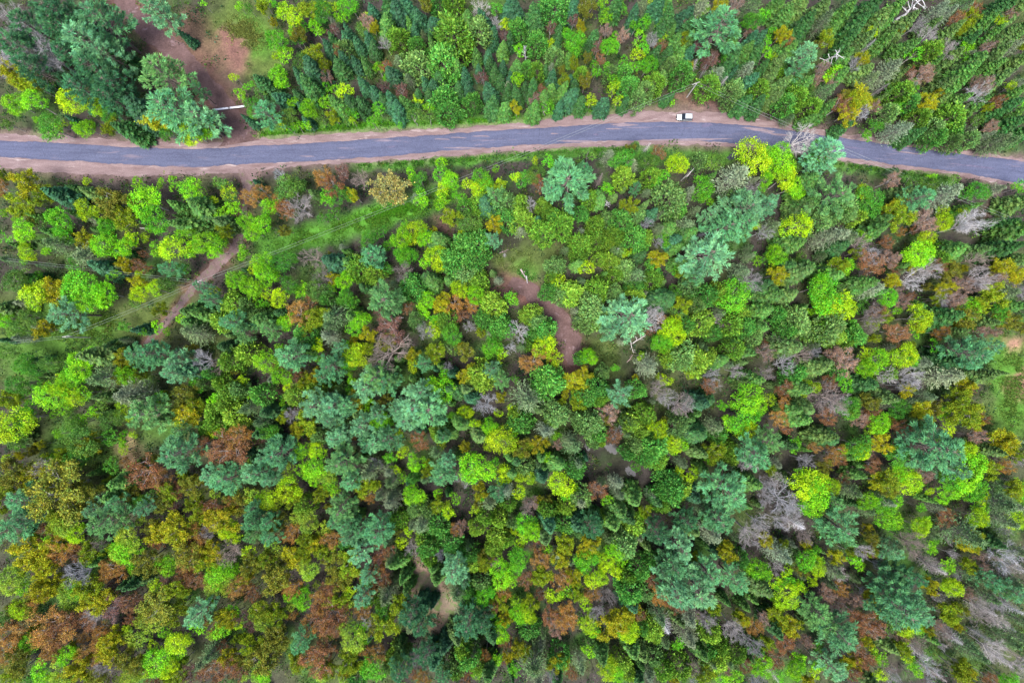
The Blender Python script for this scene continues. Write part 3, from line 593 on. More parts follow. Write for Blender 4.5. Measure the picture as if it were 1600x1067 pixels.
L200,30,70;C90,20,40;R120,130,70;R80,150,40;R210,80,50;L260,120,50;C430,110,90;L480,110,70;L460,60,50;O450,210,55;O410,260,60;O400,310,40;O415,390,45;L630,165,55;C570,190,40;C520,290,70;C470,330,70;C540,340,50;F840,150,95;F800,180,60;L960,240,50;L930,20,70;L980,30,50;C1070,90,80;C1140,120,80;C1010,100,50;L1100,200,40;C1210,100,50;S1290,130,50;B1385,180,50;B1250,220,60;R1230,270,50;B1240,260,50;S1480,240,60;S1440,260,40;R1590,70,60;B1570,190,50;S1460,40,50;C1380,40,60;B910,300,70;B960,340,60;B1040,390,80;B1090,400,50;S1170,380,60;S1230,360,50;P680,340,70;P700,390,50;P730,330,50;C770,300,50;F80,330,90;F90,370,60;C220,270,90;C200,320,60;C270,450,75;C310,460,50;C60,500,70;F220,540,60;C240,490,40;O50,650,60;O80,680,50;O170,640,50;L220,720,40;R270,640,35;L280,590,30;F360,650,60;F350,610,50;C470,520,80;C430,490,50;C540,570,50;R600,450,75;O570,490,50;R640,570,60;B640,560,40;C760,520,60;C720,500,50;C820,460,60;C790,560,50;L910,550,60;C1030,520,70;L1020,630,55;L1070,630,40;L990,670,40;C880,670,80;C830,700,70;C890,740,60;C770,640,60;C730,690,50;C510,630,60;C560,640,50;G610,760,30;G780,790,70;L1040,810,40;L1110,830,50;C980,870,70;C1000,950,80;C1060,930,60;C940,930,50;C400,790,60;F400,760,50;L90,860,55;L40,920,45;C60,780,60;L290,900,75;L260,930,60;L330,930,50;C430,960,60;F450,990,50;R530,920,60;B540,900,40;F650,900,50;F660,960,40;S770,960,60;S900,980,50;C920,1020,50;S660,1040,60;O830,1050,40;L590,990,40;L1480,380,100;L1530,420,60;L1420,470,90;L1370,450,70;L1440,550,60;L1350,520,50;L1510,330,50;F1250,540,60;C1280,590,50;O1260,700,65;L1240,720,40;P1540,680,100;P1560,620,70;P1590,720,60;B1450,740,80;C1370,720,50;C1340,660,50;P1320,880,110;P1370,900,80;P1280,850,60;P1420,920,40;P1340,960,60;P1240,870,50;P1390,1020,50;F1180,1030,50;S1160,580,70;S1160,690,50;S1190,790,40;B1560,880,50;B1590,960,60;S1480,900,60;B100,1010,50;R110,1010,50;S260,780,60;S170,830,50;S40,730,50;L480,580,40;S1130,960,50;S1000,590,30;C20,450,50;C340,1030,50;C230,1050,50;L20,240,30;S170,420,40;S1100,480,40
@1200,534
R20,70,50;S140,30,80;B190,100,60;B100,150,60;C160,200,60;S290,170,70;R480,120,80;R420,90,60;B290,60,40;L650,110,80;L610,160,60;L600,80,50;L840,80,80;L880,110,50;L800,60,50;L1050,30,50;F960,120,50;C730,190,60;B720,210,60;S620,260,60;B880,210,80;B850,280,60;O860,310,40;S1100,140,80;F1080,220,80;O1220,280,60;R1240,300,40;P1280,60,100;P1340,110,80;P1380,40,70;S1420,190,60;S1300,230,70;L270,290,60;S200,280,60;R80,290,50;B360,350,110;B420,390,80;R380,470,60;R370,260,50;G500,440,80;L510,420,50;G530,380,60;L490,270,50;R90,390,50;R70,470,60;L10,360,40;S210,480,60;S150,430,60;S250,400,50;O630,370,50;R640,450,50;R570,500,50;L690,520,70;L720,490,50;L650,540,50;R820,530,50;G820,420,60;F960,340,50;O1180,380,80;O1220,470,90;O1270,500,50;R1330,480,40;L1080,440,50;L1090,480,40;O960,430,60;O1010,410,50;L1120,550,50;P1060,680,140;P1100,740,110;P1010,600,80;P960,640,70;P1160,680,90;P900,600,50;P950,760,50;P1140,790,70;L1240,690,60;L1280,760,60;L1230,830,90;L1130,860,70;L1290,900,70;L1110,960,70;L1180,930,50;L1320,960,50;L1330,1030,50;L860,880,80;L840,820,60;L880,920,60;O730,850,70;O690,880,60;O750,920,50;R650,760,50;O700,640,60;R800,600,40;G800,700,70;G560,640,80;L590,690,60;L530,700,50;R400,710,70;R440,730,40;O340,770,40;B220,740,60;L220,890,100;L300,950,100;L260,1000,80;L390,910,60;L340,870,60;L180,840,50;S140,640,40;L150,640,50;P30,640,80;P20,700,70;P60,600,50;B50,860,60;B100,980,100;B50,960,80;B150,1030,60;F500,920,60;P430,1040,50;L620,980,60;L700,1040,60;L780,1000,50;F720,1000,50;O1440,620,80;O1500,650,60;O1530,690,50;B1560,740,50;R1480,790,50;O1380,790,60;O1520,910,60;L1560,880,50;L1580,950,50;F1420,990,80;F1500,1020,50;G1490,560,60;R1310,590,50;S1380,670,50;R980,840,50;R280,650,40;S330,600,60;S700,330,60;G1050,600,30;S560,830,50;R620,700,40;S400,610,60;S920,500,60;S350,130,50;C420,170,50
@0,800
P90,60,90;P150,90,80;P190,50,60;P60,110,60;P670,70,90;P640,110,60;P720,40,50;P620,20,60;O350,20,60;L440,100,70;L500,130,60;L330,180,60;O390,160,60;L490,190,45;O230,150,40;R300,130,60;R390,240,80;R340,270,60;R250,300,70;O220,220,80;O200,320,60;O290,340,60;R500,260,50;O580,260,60;B630,200,50;B540,370,90;S640,300,50;L790,240,80;L730,260,60;L830,180,70;L800,310,50;L790,120,40;L870,200,50;O920,290,70;R730,370,70;R690,390,50;L1030,330,60;L1000,350,45;L1060,280,40;O1000,130,70;O1100,110,80;O960,90,50;R990,190,45;R1220,130,70;R1200,170,50;O1240,60,60;O1400,50,80;L1430,100,60;L1460,150,50;O1170,230,80;R1250,230,60;B1330,130,60;B1440,250,80;O1300,290,60;L1370,400,80;L1340,440,60;L1420,440,60;L1400,350,60;L1390,500,40;O1350,250,60;L1570,240,50;P1570,60,60;P1590,130,50;O1580,330,50;L1340,560,45;L1010,470,50;R1030,410,45;R1130,400,60;R1220,420,60;R1180,340,60;O1120,470,60;R1500,480,60;R1580,500,50;L1460,600,45;L60,420,80;L130,420,50;L20,450,40;L170,480,50;O280,490,70;R250,550,60;O350,440,50;L440,510,70;L430,590,50;L500,470,60;O550,450,70;O610,550,70;O680,530,50;R730,580,70;R820,560,60;B620,630,60;R540,670,60;L150,590,60;G60,640,60;O190,600,50;R340,720,110;R400,680,80;R300,780,80;R360,800,70;R60,750,100;R50,830,80;R100,680,60;L180,820,60;O150,870,60;O1020,590,90;O970,600,60;O1080,620,60;L1140,560,50;P1230,650,80;L1230,700,50;O1370,650,50;R1310,660,45;R1500,650,40;L1390,750,50;L1500,690,40;O1440,680,50;L920,740,50;L990,680,50;L880,780,50;L830,750,50;O720,800,60;R660,750,60;R620,800,50;O690,840,70;O650,880,50;L430,910,60;L400,950,50;L470,870,40;R560,870,60;R330,880,60;O530,920,50;L1010,920,100;L970,940,60;L1070,960,60;L1000,830,50;L1150,820,70;L1130,860,50;L1190,780,50;O860,930,60;O800,900,60;F1310,880,60;F1290,930,50;R1340,960,70;R1200,1000,60;L850,1010,60;L800,1040,40;O130,960,60;O90,1010,50;L260,960,50;L280,1030,50;L400,1040,70;L350,1050,50;G180,1040,50;O480,1000,60;B660,950,60;O620,1030,60;R960,1030,40;R1450,950,60;R1490,990,50;O1430,890,50;O1570,830,50;L1580,1000,50;O1520,920,40;O1100,1020,50;L1590,640,30;R1590,700,40;S850,440,50;R910,560,40;L970,440,30;O1550,400,40
@400,800
P30,60,60;P60,150,60;P60,100,50;L320,40,70;L270,20,50;P540,30,80;P580,60,60;P500,60,50;O140,60,50;R220,120,60;R170,140,45;L440,110,50;O320,170,50;O370,200,50;R490,170,60;O310,230,50;L120,230,50;O230,270,60;L490,250,45;O420,240,50;O100,300,60;O60,290,50;L200,360,45;O130,400,80;O90,410,50;L340,340,65;L330,380,40;O480,310,60;O570,320,70;O530,400,60;R610,370,50;R240,460,60;L310,470,35;L385,450,30;R420,510,60;L280,550,60;L230,580,40;R460,650,100;R390,690,70;R510,690,70;R400,570,60;R470,470,50;L580,480,50;L590,560,50;L570,630,40;O520,550,50;R560,590,40;R660,620,60;P760,110,80;P740,150,50;P700,110,50;P590,180,50;P640,110,50;C570,190,40;C900,60,55;C870,90,40;F1040,80,60;C1140,60,60;P670,250,65;P680,300,40;L910,175,40;O900,130,35;R780,230,60;R760,280,50;R770,330,50;R790,400,55;F850,270,50;B970,240,50;C1080,220,70;C1090,280,45;C1060,170,50;B1170,250,40;C1220,180,60;R1260,90,60;R1230,120,35;C1380,90,40;P700,390,50;C700,420,40;P680,520,60;C720,540,40;R720,470,40;F820,490,70;F850,440,40;C790,540,40;O900,540,60;O880,580,40;L950,510,35;S1050,580,100;S980,620,80;S1110,560,60;S1000,560,60;G800,620,60;O830,700,80;O770,710,50;F980,690,60;S1050,700,70;L610,790,70;L590,740,60;L650,720,50;B720,670,60;P260,820,60;P240,850,40;O60,880,90;O120,850,60;O30,820,50;O120,760,60;L80,680,60;O40,600,60;O130,640,50;R400,920,90;R340,880,50;R440,860,60;O460,960,60;L430,990,50;O260,930,50;L70,980,60;L50,1030,50;L740,960,80;L700,950,50;L780,980,40;R730,890,60;C860,910,60;C900,880,50;C850,950,40;S910,980,70;S940,960,50;O600,940,50;O570,900,60;C640,1030,50;P1240,360,75;P1220,400,50;P1290,420,40;S1130,400,60;S1110,360,45;F1260,520,70;F1300,590,60;C1330,550,50;C1310,470,50;C1410,440,50;S1330,700,90;S1400,680,70;S1280,680,50;S1230,770,60;S1190,830,50;S1080,930,70;S1120,900,60;C1220,930,70;C1310,900,70;C1300,850,50;C1250,990,50;B990,900,40;B1080,820,40;C1330,310,50;C1340,250,50;C1500,150,60;C1490,220,50;C1440,30,50;C1520,30,50;C1560,170,40;O1440,310,50;O1420,260,40;L1540,400,70;L1550,350,50;L1580,440,40;R1490,310,35;L1430,520,60;L1410,480,45;L1440,560,40;R1540,510,50;R1470,590,50;O1530,570,50;L1460,640,50;L1550,740,60;L1550,690,40;O1550,650,40;R1560,800,50;R1440,890,40;L1500,910,45;S1450,990,60;C1380,960,50;L1370,990,40;R1320,1020,50;P1150,1020,50;S1450,760,60;P1470,740,40;R1040,1040,50;C1590,40,40;S900,330,50;S930,400,40;S950,460,40
@800,800
L80,60,70;L110,110,60;L60,150,50;L20,100,40;S210,120,60;S230,50,60;C320,60,60;S480,90,70;S400,60,60;C410,110,40;S520,50,50;C550,30,35;S640,60,60;S700,30,50;C760,80,60;L800,20,30;C690,200,80;C730,220,50;L650,250,60;L670,290,45;L590,340,55;L640,370,50;C790,350,60;C870,290,45;P1050,240,100;P990,220,70;P1090,300,70;P1000,330,80;P930,350,50;P1100,370,60;P1040,450,110;P1180,470,120;P1220,360,80;P1140,540,70;P1230,530,60;P950,460,50;P1400,440,80;P1380,420,60;P1420,500,40;O1130,270,30;S940,130,70;S1090,60,70;S1130,110,50;D1050,130,40;F1250,150,60;D1220,140,40;P1330,40,90;P1380,60,60;C1250,50,50;B1480,120,100;B1540,60,60;B1450,170,60;O1340,240,60;L1330,270,40;O1570,170,50;C1420,270,50;L1540,360,70;L1580,390,50;L1510,330,50;S1530,470,60;R160,270,60;R160,220,45;L220,220,40;O310,160,60;O320,260,60;O450,210,70;L490,260,50;L470,320,70;L440,360,50;L510,400,60;L30,290,70;L20,350,50;L20,400,30;R100,400,60;O150,400,50;O210,390,60;R300,400,70;O380,380,50;L250,500,50;L260,540,40;L340,500,50;O410,500,50;R190,510,40;R510,490,55;L460,560,50;L60,640,60;L30,590,50;L120,620,60;O110,550,50;R230,640,70;R310,660,90;R350,620,60;R290,720,50;R370,590,50;L490,710,60;L520,740,40;C110,720,60;B600,510,70;B530,610,60;O600,700,80;O680,640,60;O640,720,50;L740,750,70;L710,710,50;O740,600,60;R780,610,60;R790,640,40;C750,460,70;C830,480,50;C720,400,50;R880,420,50;R930,530,60;R1030,580,55;R970,550,40;F910,620,60;C870,720,60;C880,760,40;C810,700,50;B970,720,60;S1040,670,40;F1100,650,60;F1090,760,60;B1190,680,60;B1150,640,50;O1240,600,50;O1220,580,40;C1240,730,60;C1310,820,50;B1370,700,70;B1430,760,60;B1490,820,60;B1400,730,50;O1440,670,40;R1510,700,50;R1570,650,50;C1520,840,45;O1570,800,40;C1290,900,70;C1220,850,50;F120,960,90;F150,920,60;F150,1020,60;C300,900,60;O290,930,50;F420,940,50;L490,860,50;O80,880,40;L20,960,50;L600,970,70;L590,920,50;L640,1010,60;C690,930,60;C720,980,45;F860,1000,50;F840,970,40;L930,920,40;C880,890,50;C940,980,60;C1030,960,70;B1110,950,60;B1130,1000,40;R1330,970,40;O1200,1020,60;L1290,1030,50;L1380,1020,50;R1450,960,50;R1560,880,50;L1580,960,60;L1540,940,40;C1400,860,50;F1350,930,40;S760,850,60;S560,860,50;S280,1030,50;B260,1010,40;R370,1010,40;B510,990,40;S800,870,50;S780,1040,60;O30,840,50;S720,570,60;S1180,880,50;B1520,1030,50;F1240,940,40
@1200,800
P480,100,110;P520,60,70;P430,60,70;P380,110,50;P560,120,60;P490,190,40;B60,60,60;B180,80,90;B120,40,50;B230,130,60;L740,40,70;L790,70,50;L940,90,60;L960,50,50;L910,120,40;R1110,30,60;L1290,30,60;L1320,60,40;F1220,110,90;O1280,150,60;O1200,200,50;O1280,220,40;F1430,30,60;L1530,30,60;B900,200,80;B860,170,50;F770,200,50;P790,250,60;P830,270,40;O640,170,50;B580,230,60;R640,260,40;O650,240,40;L550,330,50;O210,330,50;L280,340,60;L250,300,60;L320,320,40;F400,370,60;B410,380,50;R450,480,50;R360,510,60;R420,540,45;L120,520,70;L180,490,50;L60,450,45;L160,440,45;L120,560,50;L20,410,50;P310,610,80;P360,670,80;P460,770,110;P380,790,90;P500,730,70;P420,830,60;P530,810,50;P860,560,130;P800,470,90;P760,540,70;P900,640,100;P960,600,70;P820,400,60;P880,440,50;P730,480,50;P1010,620,40;P810,630,60;L870,710,70;L920,700,50;L950,720,30;O970,720,30;L1150,470,60;L1110,440,50;L1180,490,40;L1120,330,50;B1060,350,70;B1000,300,60;O1010,460,50;R1310,320,60;O1240,320,50;F1240,370,60;B1460,260,90;B1410,300,60;P1520,500,60;P1580,520,50;P1380,430,60;P1470,480,40;O1130,600,60;O1110,660,50;R1030,700,40;O1190,590,40;R620,690,80;R560,640,60;R690,730,50;R700,600,50;O640,520,50;O700,590,40;B650,740,50;S30,690,60;O60,640,60;O110,700,60;O140,740,40;G60,730,50;L300,840,40;R240,800,40;R90,810,60;R30,920,60;L200,960,60;L170,910,50;L230,980,40;P400,980,70;P380,940,50;L300,920,50;O510,920,45;O480,940,35;R590,880,60;R620,930,45;L670,900,50;L640,860,40;L690,1000,50;O840,800,50;O790,850,40;R840,770,40;L890,930,40;L920,970,45;L860,900,40;O1210,1000,60;O1200,950,50;O1250,1020,50;B1180,780,60;B1120,760,50;F1250,870,60;F1220,830,50;B900,820,70;B960,870,60;B1000,950,60;B1040,1010,50;R1380,1040,40;L1500,1040,60;L1450,1040,40;B1290,650,70;B1350,620,60;B1420,680,60;B1500,720,50;F1540,760,60;B1400,850,80;B1450,900,70;B1350,780,50;B1520,870,60;B1560,980,60;F1490,800,50;B1300,560,60;F1330,500,60;R1260,520,40;B1420,550,60;B1540,610,60;F1570,680,50;B1560,350,70;F1520,400,50;R570,560,40;B1480,370,60;F1500,180,60;S1400,180,50;B1570,250,60;F60,260,60;B50,330,50;C150,270,50;O430,270,50;S640,1050,50;R540,1010,50;B730,960,50;B780,1010,50;O240,1050,40;S740,820,50;S1000,770,40;G750,700,40;F380,880,40;L60,1010,40;B20,990,40
"""

# ------------------------------------------------------------------ tree builders: each returns (trunk MB, crown MB, natural radius, natural height)
def G(seed):
    return np.random.default_rng(seed)


def vary(g, n, a=0.22, hue=0.06):
    """Per-clump tint: value and a little warm/cool."""
    v = 1 + g.uniform(-a, a, (n, 1))
    h = g.uniform(-hue, hue, (n, 1))
    return v * np.concatenate([1 + h * 1.5, 1 + h * .3, 1 - h], 1)


def sphere_dirs(g, n, zmin=-0.3):
    z = g.uniform(zmin, 1, n); a = g.uniform(0, 2 * PI, n)
    r = np.sqrt(np.maximum(1 - z * z, 0))
    return np.stack([r * np.cos(a), r * np.sin(a), z], 1)


def broadleaf(seed, R=4.6, H=12.5, lobes=10, per=28, leaves=21, leaf=0.30, small=False):
    g = G(seed)
    tr, cr = MB(), MB()
    cz = H - R * 0.85
    # limb ends carry the lobes
    az = np.sort(g.uniform(0, 2 * PI, lobes)); el = g.uniform(-0.1, 1.0, lobes)
    rad = R * g.uniform(0.40, 0.66, lobes)
    LC = np.stack([np.cos(az) * rad * np.cos(el * .9), np.sin(az) * rad * np.cos(el * .9), cz + np.sin(el) * R * 0.55], 1)
    LC[0] = (g.normal() * .3, g.normal() * .3, H - R * .42)
    LR = R * g.uniform(0.30, 0.46, lobes)
    fork = np.array([g.normal() * .2, g.normal() * .2, H * 0.42])
    mid = np.array([0, 0, H * .2])
    tubes(tr, [[0, 0, -0.4], mid], [mid, fork], [R * .05, R * .042], [R * .042, R * .034], 6)
    for c in LC:
        e = fork + (c - fork) * .55 + np.array([0, 0, .3])
        tubes(tr, [fork, e], [e, c], [R * .026, R * .016], [R * .016, R * .006], 4)
    P, Nn, T = [], [], []
    for k in range(lobes):
        n = max(5, int(per * (LR[k] / (R * .38)) ** 2))
        d = sphere_dirs(g, n, -0.45)
        p = LC[k] + d * LR[k] * np.array([1, 1, .85]) * g.uniform(.82, 1.1, (n, 1))
        keep = np.ones(n, bool)
        for j in range(lobes):
            if j != k: keep &= np.linalg.norm(p - LC[j], axis=1) > LR[j] * .72
        P.append(p[keep]); Nn.append(d[keep]); T.append(vary(g, 1, .16, .12).repeat(keep.sum(), 0) * vary(g, keep.sum(), .26, .08))
    P, Nn, T = np.concatenate(P), np.concatenate(Nn), np.concatenate(T)
    n = len(P)
    off = g.normal(size=(n, leaves, 3)) * np.array([.30, .30, .20]) * R / 4.6 * 1.15
    base = (P[:, None] + off).reshape(-1, 3)
    d = unit(np.repeat(Nn, leaves, 0) * .45 + g.normal(size=(n * leaves, 3)) * .7 + np.array([0, 0, .15]))
    L = leaf * R / 4.6 * g.uniform(.7, 1.25, n * leaves)
    kites(cr, base, d, L, L * .75, np.repeat(T, leaves, 0), up=np.repeat(Nn, leaves, 0) + np.array([0, 0, .6]), g=g)
    return tr, cr, R, H


def spruce(seed, R=2.3, H=9.5, whorls=30, full=1.55, power=0.66, droop=0.22, wid=0.17):
    g = G(seed)
    tr, cr = MB(), MB()
    bend = np.array([g.normal() * .15, g.normal() * .15, 0])
    tubes(tr, [[0, 0, -.4], [0, 0, H * .5]], [[0, 0, H * .5], [bend[0], bend[1], H * .99]], [.17, .11], [.11, .015], 6)
    zs = np.linspace(.10, .985, whorls) + g.normal(size=whorls) * .006
    for z in zs:
        r = R * (1 - z) ** power + .10
        n = int(np.clip(round(9 * full * (0.55 + .45 * r / R)), 6, 15))
        a = np.arange(n) * 2 * PI / n + g.uniform(0, 6.28) + g.normal(size=n) * .18
        L = r * g.uniform(.62, 1.18, n)
        dz = -droop + g.normal(size=n) * .10 + .55 * max(0, z - .7)
        d = unit(np.stack([np.cos(a), np.sin(a), dz], 1))
        b = np.stack([0 * a, 0 * a, z * H + g.normal(size=n) * .022 * H], 1) + bend * z
        t = vary(g, n, .34, .06)
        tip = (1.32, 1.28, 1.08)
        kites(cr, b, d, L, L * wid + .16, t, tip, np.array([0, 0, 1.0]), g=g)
        # side sprays along the outer part of every branch
        for f, s in ((.35, 1), (.35, -1), (.62, 1), (.62, -1)):
            a2 = a + s * (.62 + g.normal(size=n) * .1)
            d2 = unit(np.stack([np.cos(a2), np.sin(a2), dz - .05], 1))
            kites(cr, b + d * (L * f)[:, None], d2, L * (1 - f) * .62 + .14, L * .11 + .10, t * g.uniform(.85, 1.1, (n, 1)), tip, np.array([0, 0, 1.0]), g=g)
    top = np.array([[bend[0], bend[1], H * .96]])
    kites(cr, top.repeat(5, 0), np.stack([g.normal(size=5) * .25, g.normal(size=5) * .25, np.ones(5)], 1), H * .055, .16, np.full((5, 3), 1.25), g=g)
    return tr, cr, R, H


def cedar(seed, R=3.0, H=10.5, n=230, fan=12):
    """Dense evergreen with a bumpy egg-shaped crown of upright sprays."""
    g = G(seed)
    tr, cr = MB(), MB()
    tubes(tr, [[0, 0, -.4], [0, 0, H * .45]], [[0, 0, H * .45], [0, 0, H * .93]], [.24, .15], [.15, .02], 6)
    lean = g.normal(size=(7, 2))
    z = g.uniform(.16, 1.0, n) ** .85
    a = g.uniform(0, 2 * PI, n)
    lump = 1 + .16 * np.sin(a * 3 + lean[0, 0] * 3 + z * 5) + .12 * np.sin(a * 5 + lean[1, 0] * 3 - z * 7)
    z[:16] = 1.0 + g.normal(size=16) * .015
    prof = np.sqrt(np.clip(1 - np.abs((z - .38) / .635) ** 2.1, 0, 1))
    prof[:16] = np.sqrt(g.uniform(0, 1, 16)) * .30
    r = R * prof * lump * g.uniform(.86, 1.06, n)
    P = np.stack([np.cos(a) * r, np.sin(a) * r, z * H], 1)
    out = unit(np.stack([np.cos(a), np.sin(a), np.full(n, .55) + z], 1))
    T = vary(g, n, .30, .06)
    tubes(tr, np.stack([0 * a, 0 * a, z * H - r * .45], 1)[::4], P[::4], .05, .015, 3)
    off = g.normal(size=(n, fan, 3)) * np.array([.27, .27, .20])
    base = (P[:, None] + off - out[:, None] * .25).reshape(-1, 3)
    d = unit(np.repeat(out, fan, 0) + g.normal(size=(n * fan, 3)) * .42)
    L = .62 * g.uniform(.7, 1.25, n * fan)
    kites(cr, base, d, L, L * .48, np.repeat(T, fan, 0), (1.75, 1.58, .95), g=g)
    return tr, cr, R, H


def pine(seed, R=6.0, H=21.0, whorls=8, tuft=9):
    """Large pine: whorls of long limbs that end in plumes of needle tufts."""
    g = G(seed)
    tr, cr = MB(), MB()
    bend = g.normal(size=2) * .4
    ax = lambda z: np.array([bend[0] * z, bend[1] * z, z * H])
    tubes(tr, [ax(-.02), ax(.45)], [ax(.45), ax(.97)], [.42, .26], [.26, .05], 7)
    zs = np.linspace(.42, .975, whorls)
    for wi, z in enumerate(zs):
        u = (z - .42) / .555
        rr = R * (.80 + .25 * np.sin(min(u, .5) * PI) - 0.0) * (1 - u ** 1.7 * .80)
        n = int(g.integers(5, 8)) if u < .85 else 5
        az = np.arange(n) * 2 * PI / n + g.uniform(0, 6.28) + g.normal(size=n) * .22
        for a in az:
            L = rr * g.uniform(.62, 1.12)
            up = -.05 + .45 * u + g.normal() * .08
            dirv = np.array([math.cos(a), math.sin(a), up])
            b = ax(z)
            m1 = b + dirv * L * .5 + np.array([0, 0, -.12 * L * .5])
            e = b + dirv * L + np.array([0, 0, .10 * L])
            tubes(tr, [b, m1], [m1, e], [.09, .055], [.055, .02], 4)
            k = max(5, int(L * 3.0))
            f = np.sqrt(g.uniform(.09, 1.0, k))
            p = np.where((f < .5)[:, None], b + (m1 - b) * (f / .5)[:, None], m1 + (e - m1) * ((f - .5) / .5)[:, None])
            side = np.array([-math.sin(a), math.cos(a), 0])
            spread = (.16 + .60 * f * (1.15 - f * .75)) * (L / 5) ** .5
            sgn = g.uniform(-1, 1, k)
            p = p + side * (sgn * spread)[:, None] + np.array([0, 0, 1.0]) * g.normal(size=(k, 1)) * .12
            out = unit(dirv + side * (sgn * .7)[:, None] + np.array([0, 0, .25]))
            t = vary(g, 1, .20, .06) * vary(g, k, .30, .05)
            base = np.repeat(p, tuft, 0) + g.normal(size=(k * tuft, 3)) * .10
            d = unit(np.repeat(out, tuft, 0) + g.normal(size=(k * tuft, 3)) * .36)
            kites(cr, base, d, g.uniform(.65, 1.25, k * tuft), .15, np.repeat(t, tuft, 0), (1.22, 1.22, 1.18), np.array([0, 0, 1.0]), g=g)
    return tr, cr, R, H


def larch(seed, R=2.8, H=14.0, whorls=26):
    """Soft feathery conifer: fine ascending sprays with light between them."""
    g = G(seed)
    tr, cr = MB(), MB()
    tubes(tr, [[0, 0, -.4], [0, 0, H * .5]], [[0, 0, H * .5], [0, 0, H]], [.18, .11], [.11, .012], 6, 1.2)
    for z in np.linspace(.14, .97, whorls):
        r = R * np.clip((1 - z) * 1.9, .12, 1) * (0.75 + .25 * min(1, z * 3))
        n = 8
        a = np.arange(n) * 2 * PI / n + g.uniform(0, 6.28) + g.normal(size=n) * .2
        L = r * g.uniform(.6, 1.12, n)
        d = unit(np.stack([np.cos(a), np.sin(a), np.full(n, .18 + .3 * z)], 1))
        b = np.stack([0 * a, 0 * a, np.full(n, z * H)], 1)
        tubes(tr, b, b + d * L[:, None] * .8, .03, .008, 3, 1.3)
        t = vary(g, n, .18, .04)
        k = 11
        f = np.linspace(.25, 1, k)
        p = b[:, None] + d[:, None] * L[:, None, None] * f[None, :, None] + g.normal(size=(n, k, 3)) * .09
        dd = unit(np.repeat(d, k, 0) + g.normal(size=(n * k, 3)) * .55)
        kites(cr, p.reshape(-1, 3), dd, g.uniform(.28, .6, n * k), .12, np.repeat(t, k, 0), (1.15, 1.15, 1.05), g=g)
    return tr, cr, R, H


def twiggy(seed, R=4.4, H=12.0, limbs=9, buds=5, budsize=.24, dead=False, narrow=1.0):
    """A spreading tree whose limbs, branches and twigs all show; buds=0 leaves it bare."""
    g = G(seed)
    tr, cr = MB(), MB()
    fork = np.array([g.normal() * .2, g.normal() * .2, H * .36])
    tubes(tr, [[0, 0, -.4]], [fork], [.26], [.19], 6)
    tips, tdir = [], []
    for k in range(limbs):
        a = k * 2 * PI / limbs + g.uniform(-.4, .4)
        out = g.uniform(.45, 1.0) * narrow if k else .05
        e = np.array([math.cos(a) * R * out * .72, math.sin(a) * R * out * .72, H * (.95 - .26 * out ** 2 + g.normal() * .03)])
        s = fork + np.array([0, 0, g.uniform(0, H * .16)])
        m1 = s + (e - s) * .5 + np.array([math.cos(a), math.sin(a), .1]) * R * .07 + g.normal(size=3) * .15
        tubes(tr, [s, m1], [m1, e], [.12, .075], [.075, .03], 5, 1.1)
        for j in range(6):
            f = g.uniform(.3, 1.0)
            p = s + (m1 - s) * f / .5 if f < .5 else m1 + (e - m1) * (f - .5) / .5
            dv = unit(unit(e - s) * .8 + g.normal(size=3) * np.array([.62, .62, .3]) + np.array([math.cos(a), math.sin(a), .25]) * .35)
            L = R * g.uniform(.28, .46)
            q = p + dv * L
            tubes(tr, [p], [q], [.045], [.016], 3, 1.15)
            m = 8
            ff = g.uniform(.35, 1.0, m)[:, None]
            tp = p + (q - p) * ff
            td = unit(dv + g.normal(size=(m, 3)) * .55 + np.array([0, 0, .1]))
            tl = R * g.uniform(.10, .24, (m, 1))
            tubes(cr, tp, tp + td * tl, .022, .007, 3, .85)
            tips.append(tp + td * tl * .9); tdir.append(td); tips.append(tp + td * tl * .5); tdir.append(td)
    P, D = np.concatenate(tips), np.concatenate(tdir)
    if buds:
        n = len(P)
        t = vary(g, n, .30, .22)
        base = (P[:, None] + g.normal(size=(n, buds, 3)) * .22).reshape(-1, 3)
        d = unit(np.repeat(D, buds, 0) + g.normal(size=(n * buds, 3)) * .8)
        L = budsize * g.uniform(.6, 1.4, n * buds)
        kites(cr, base, d, L, L * .62, np.repeat(t, buds, 0), g=g)
    else:
        n = len(P)
        for _ in range(2):
            d = unit(D + g.normal(size=(n, 3)) * .6)
            tubes(cr, P, P + d * g.uniform(.25, .7, (n, 1)), .013, .005, 3, g.uniform(.8, 1.1, n))
    return tr, cr, R, H


def dead_conifer(seed, R=2.0, H=13.0):
    """Bare grey spire: trunk with rings of thin drooping dead branches."""
    g = G(seed)
    tr, cr = MB(), MB()
    tubes(tr, [[0, 0, -.4], [0, 0, H * .5]], [[0, 0, H * .5], [g.normal() * .2, g.normal() * .2, H]], [.20, .12], [.12, .02], 6)
    for z in np.linspace(.2, .97, 20):
        n = 8
        r = R * (1 - z) ** .7 + .2
        a = np.arange(n) * 2 * PI / n + g.uniform(0, 6.28)
        L = r * g.uniform(.5, 1.15, n)
        d = unit(np.stack([np.cos(a), np.sin(a), g.normal(size=n) * .15 + .1], 1))
        b = np.stack([0 * a, 0 * a, np.full(n, z * H)], 1)
        q = b + d * L[:, None]
        tubes(cr, b, q, .026, .006, 3, g.uniform(.85, 1.15, n))
        for f in (.45, .7, .9):
            dd = unit(d + g.normal(size=(n, 3)) * .6)
            p = b + d * (L * f)[:, None]
            tubes(cr, p, p + dd * (L * .38)[:, None], .011, .004, 3, g.uniform(.85, 1.15, n))
    return tr, cr, R, H


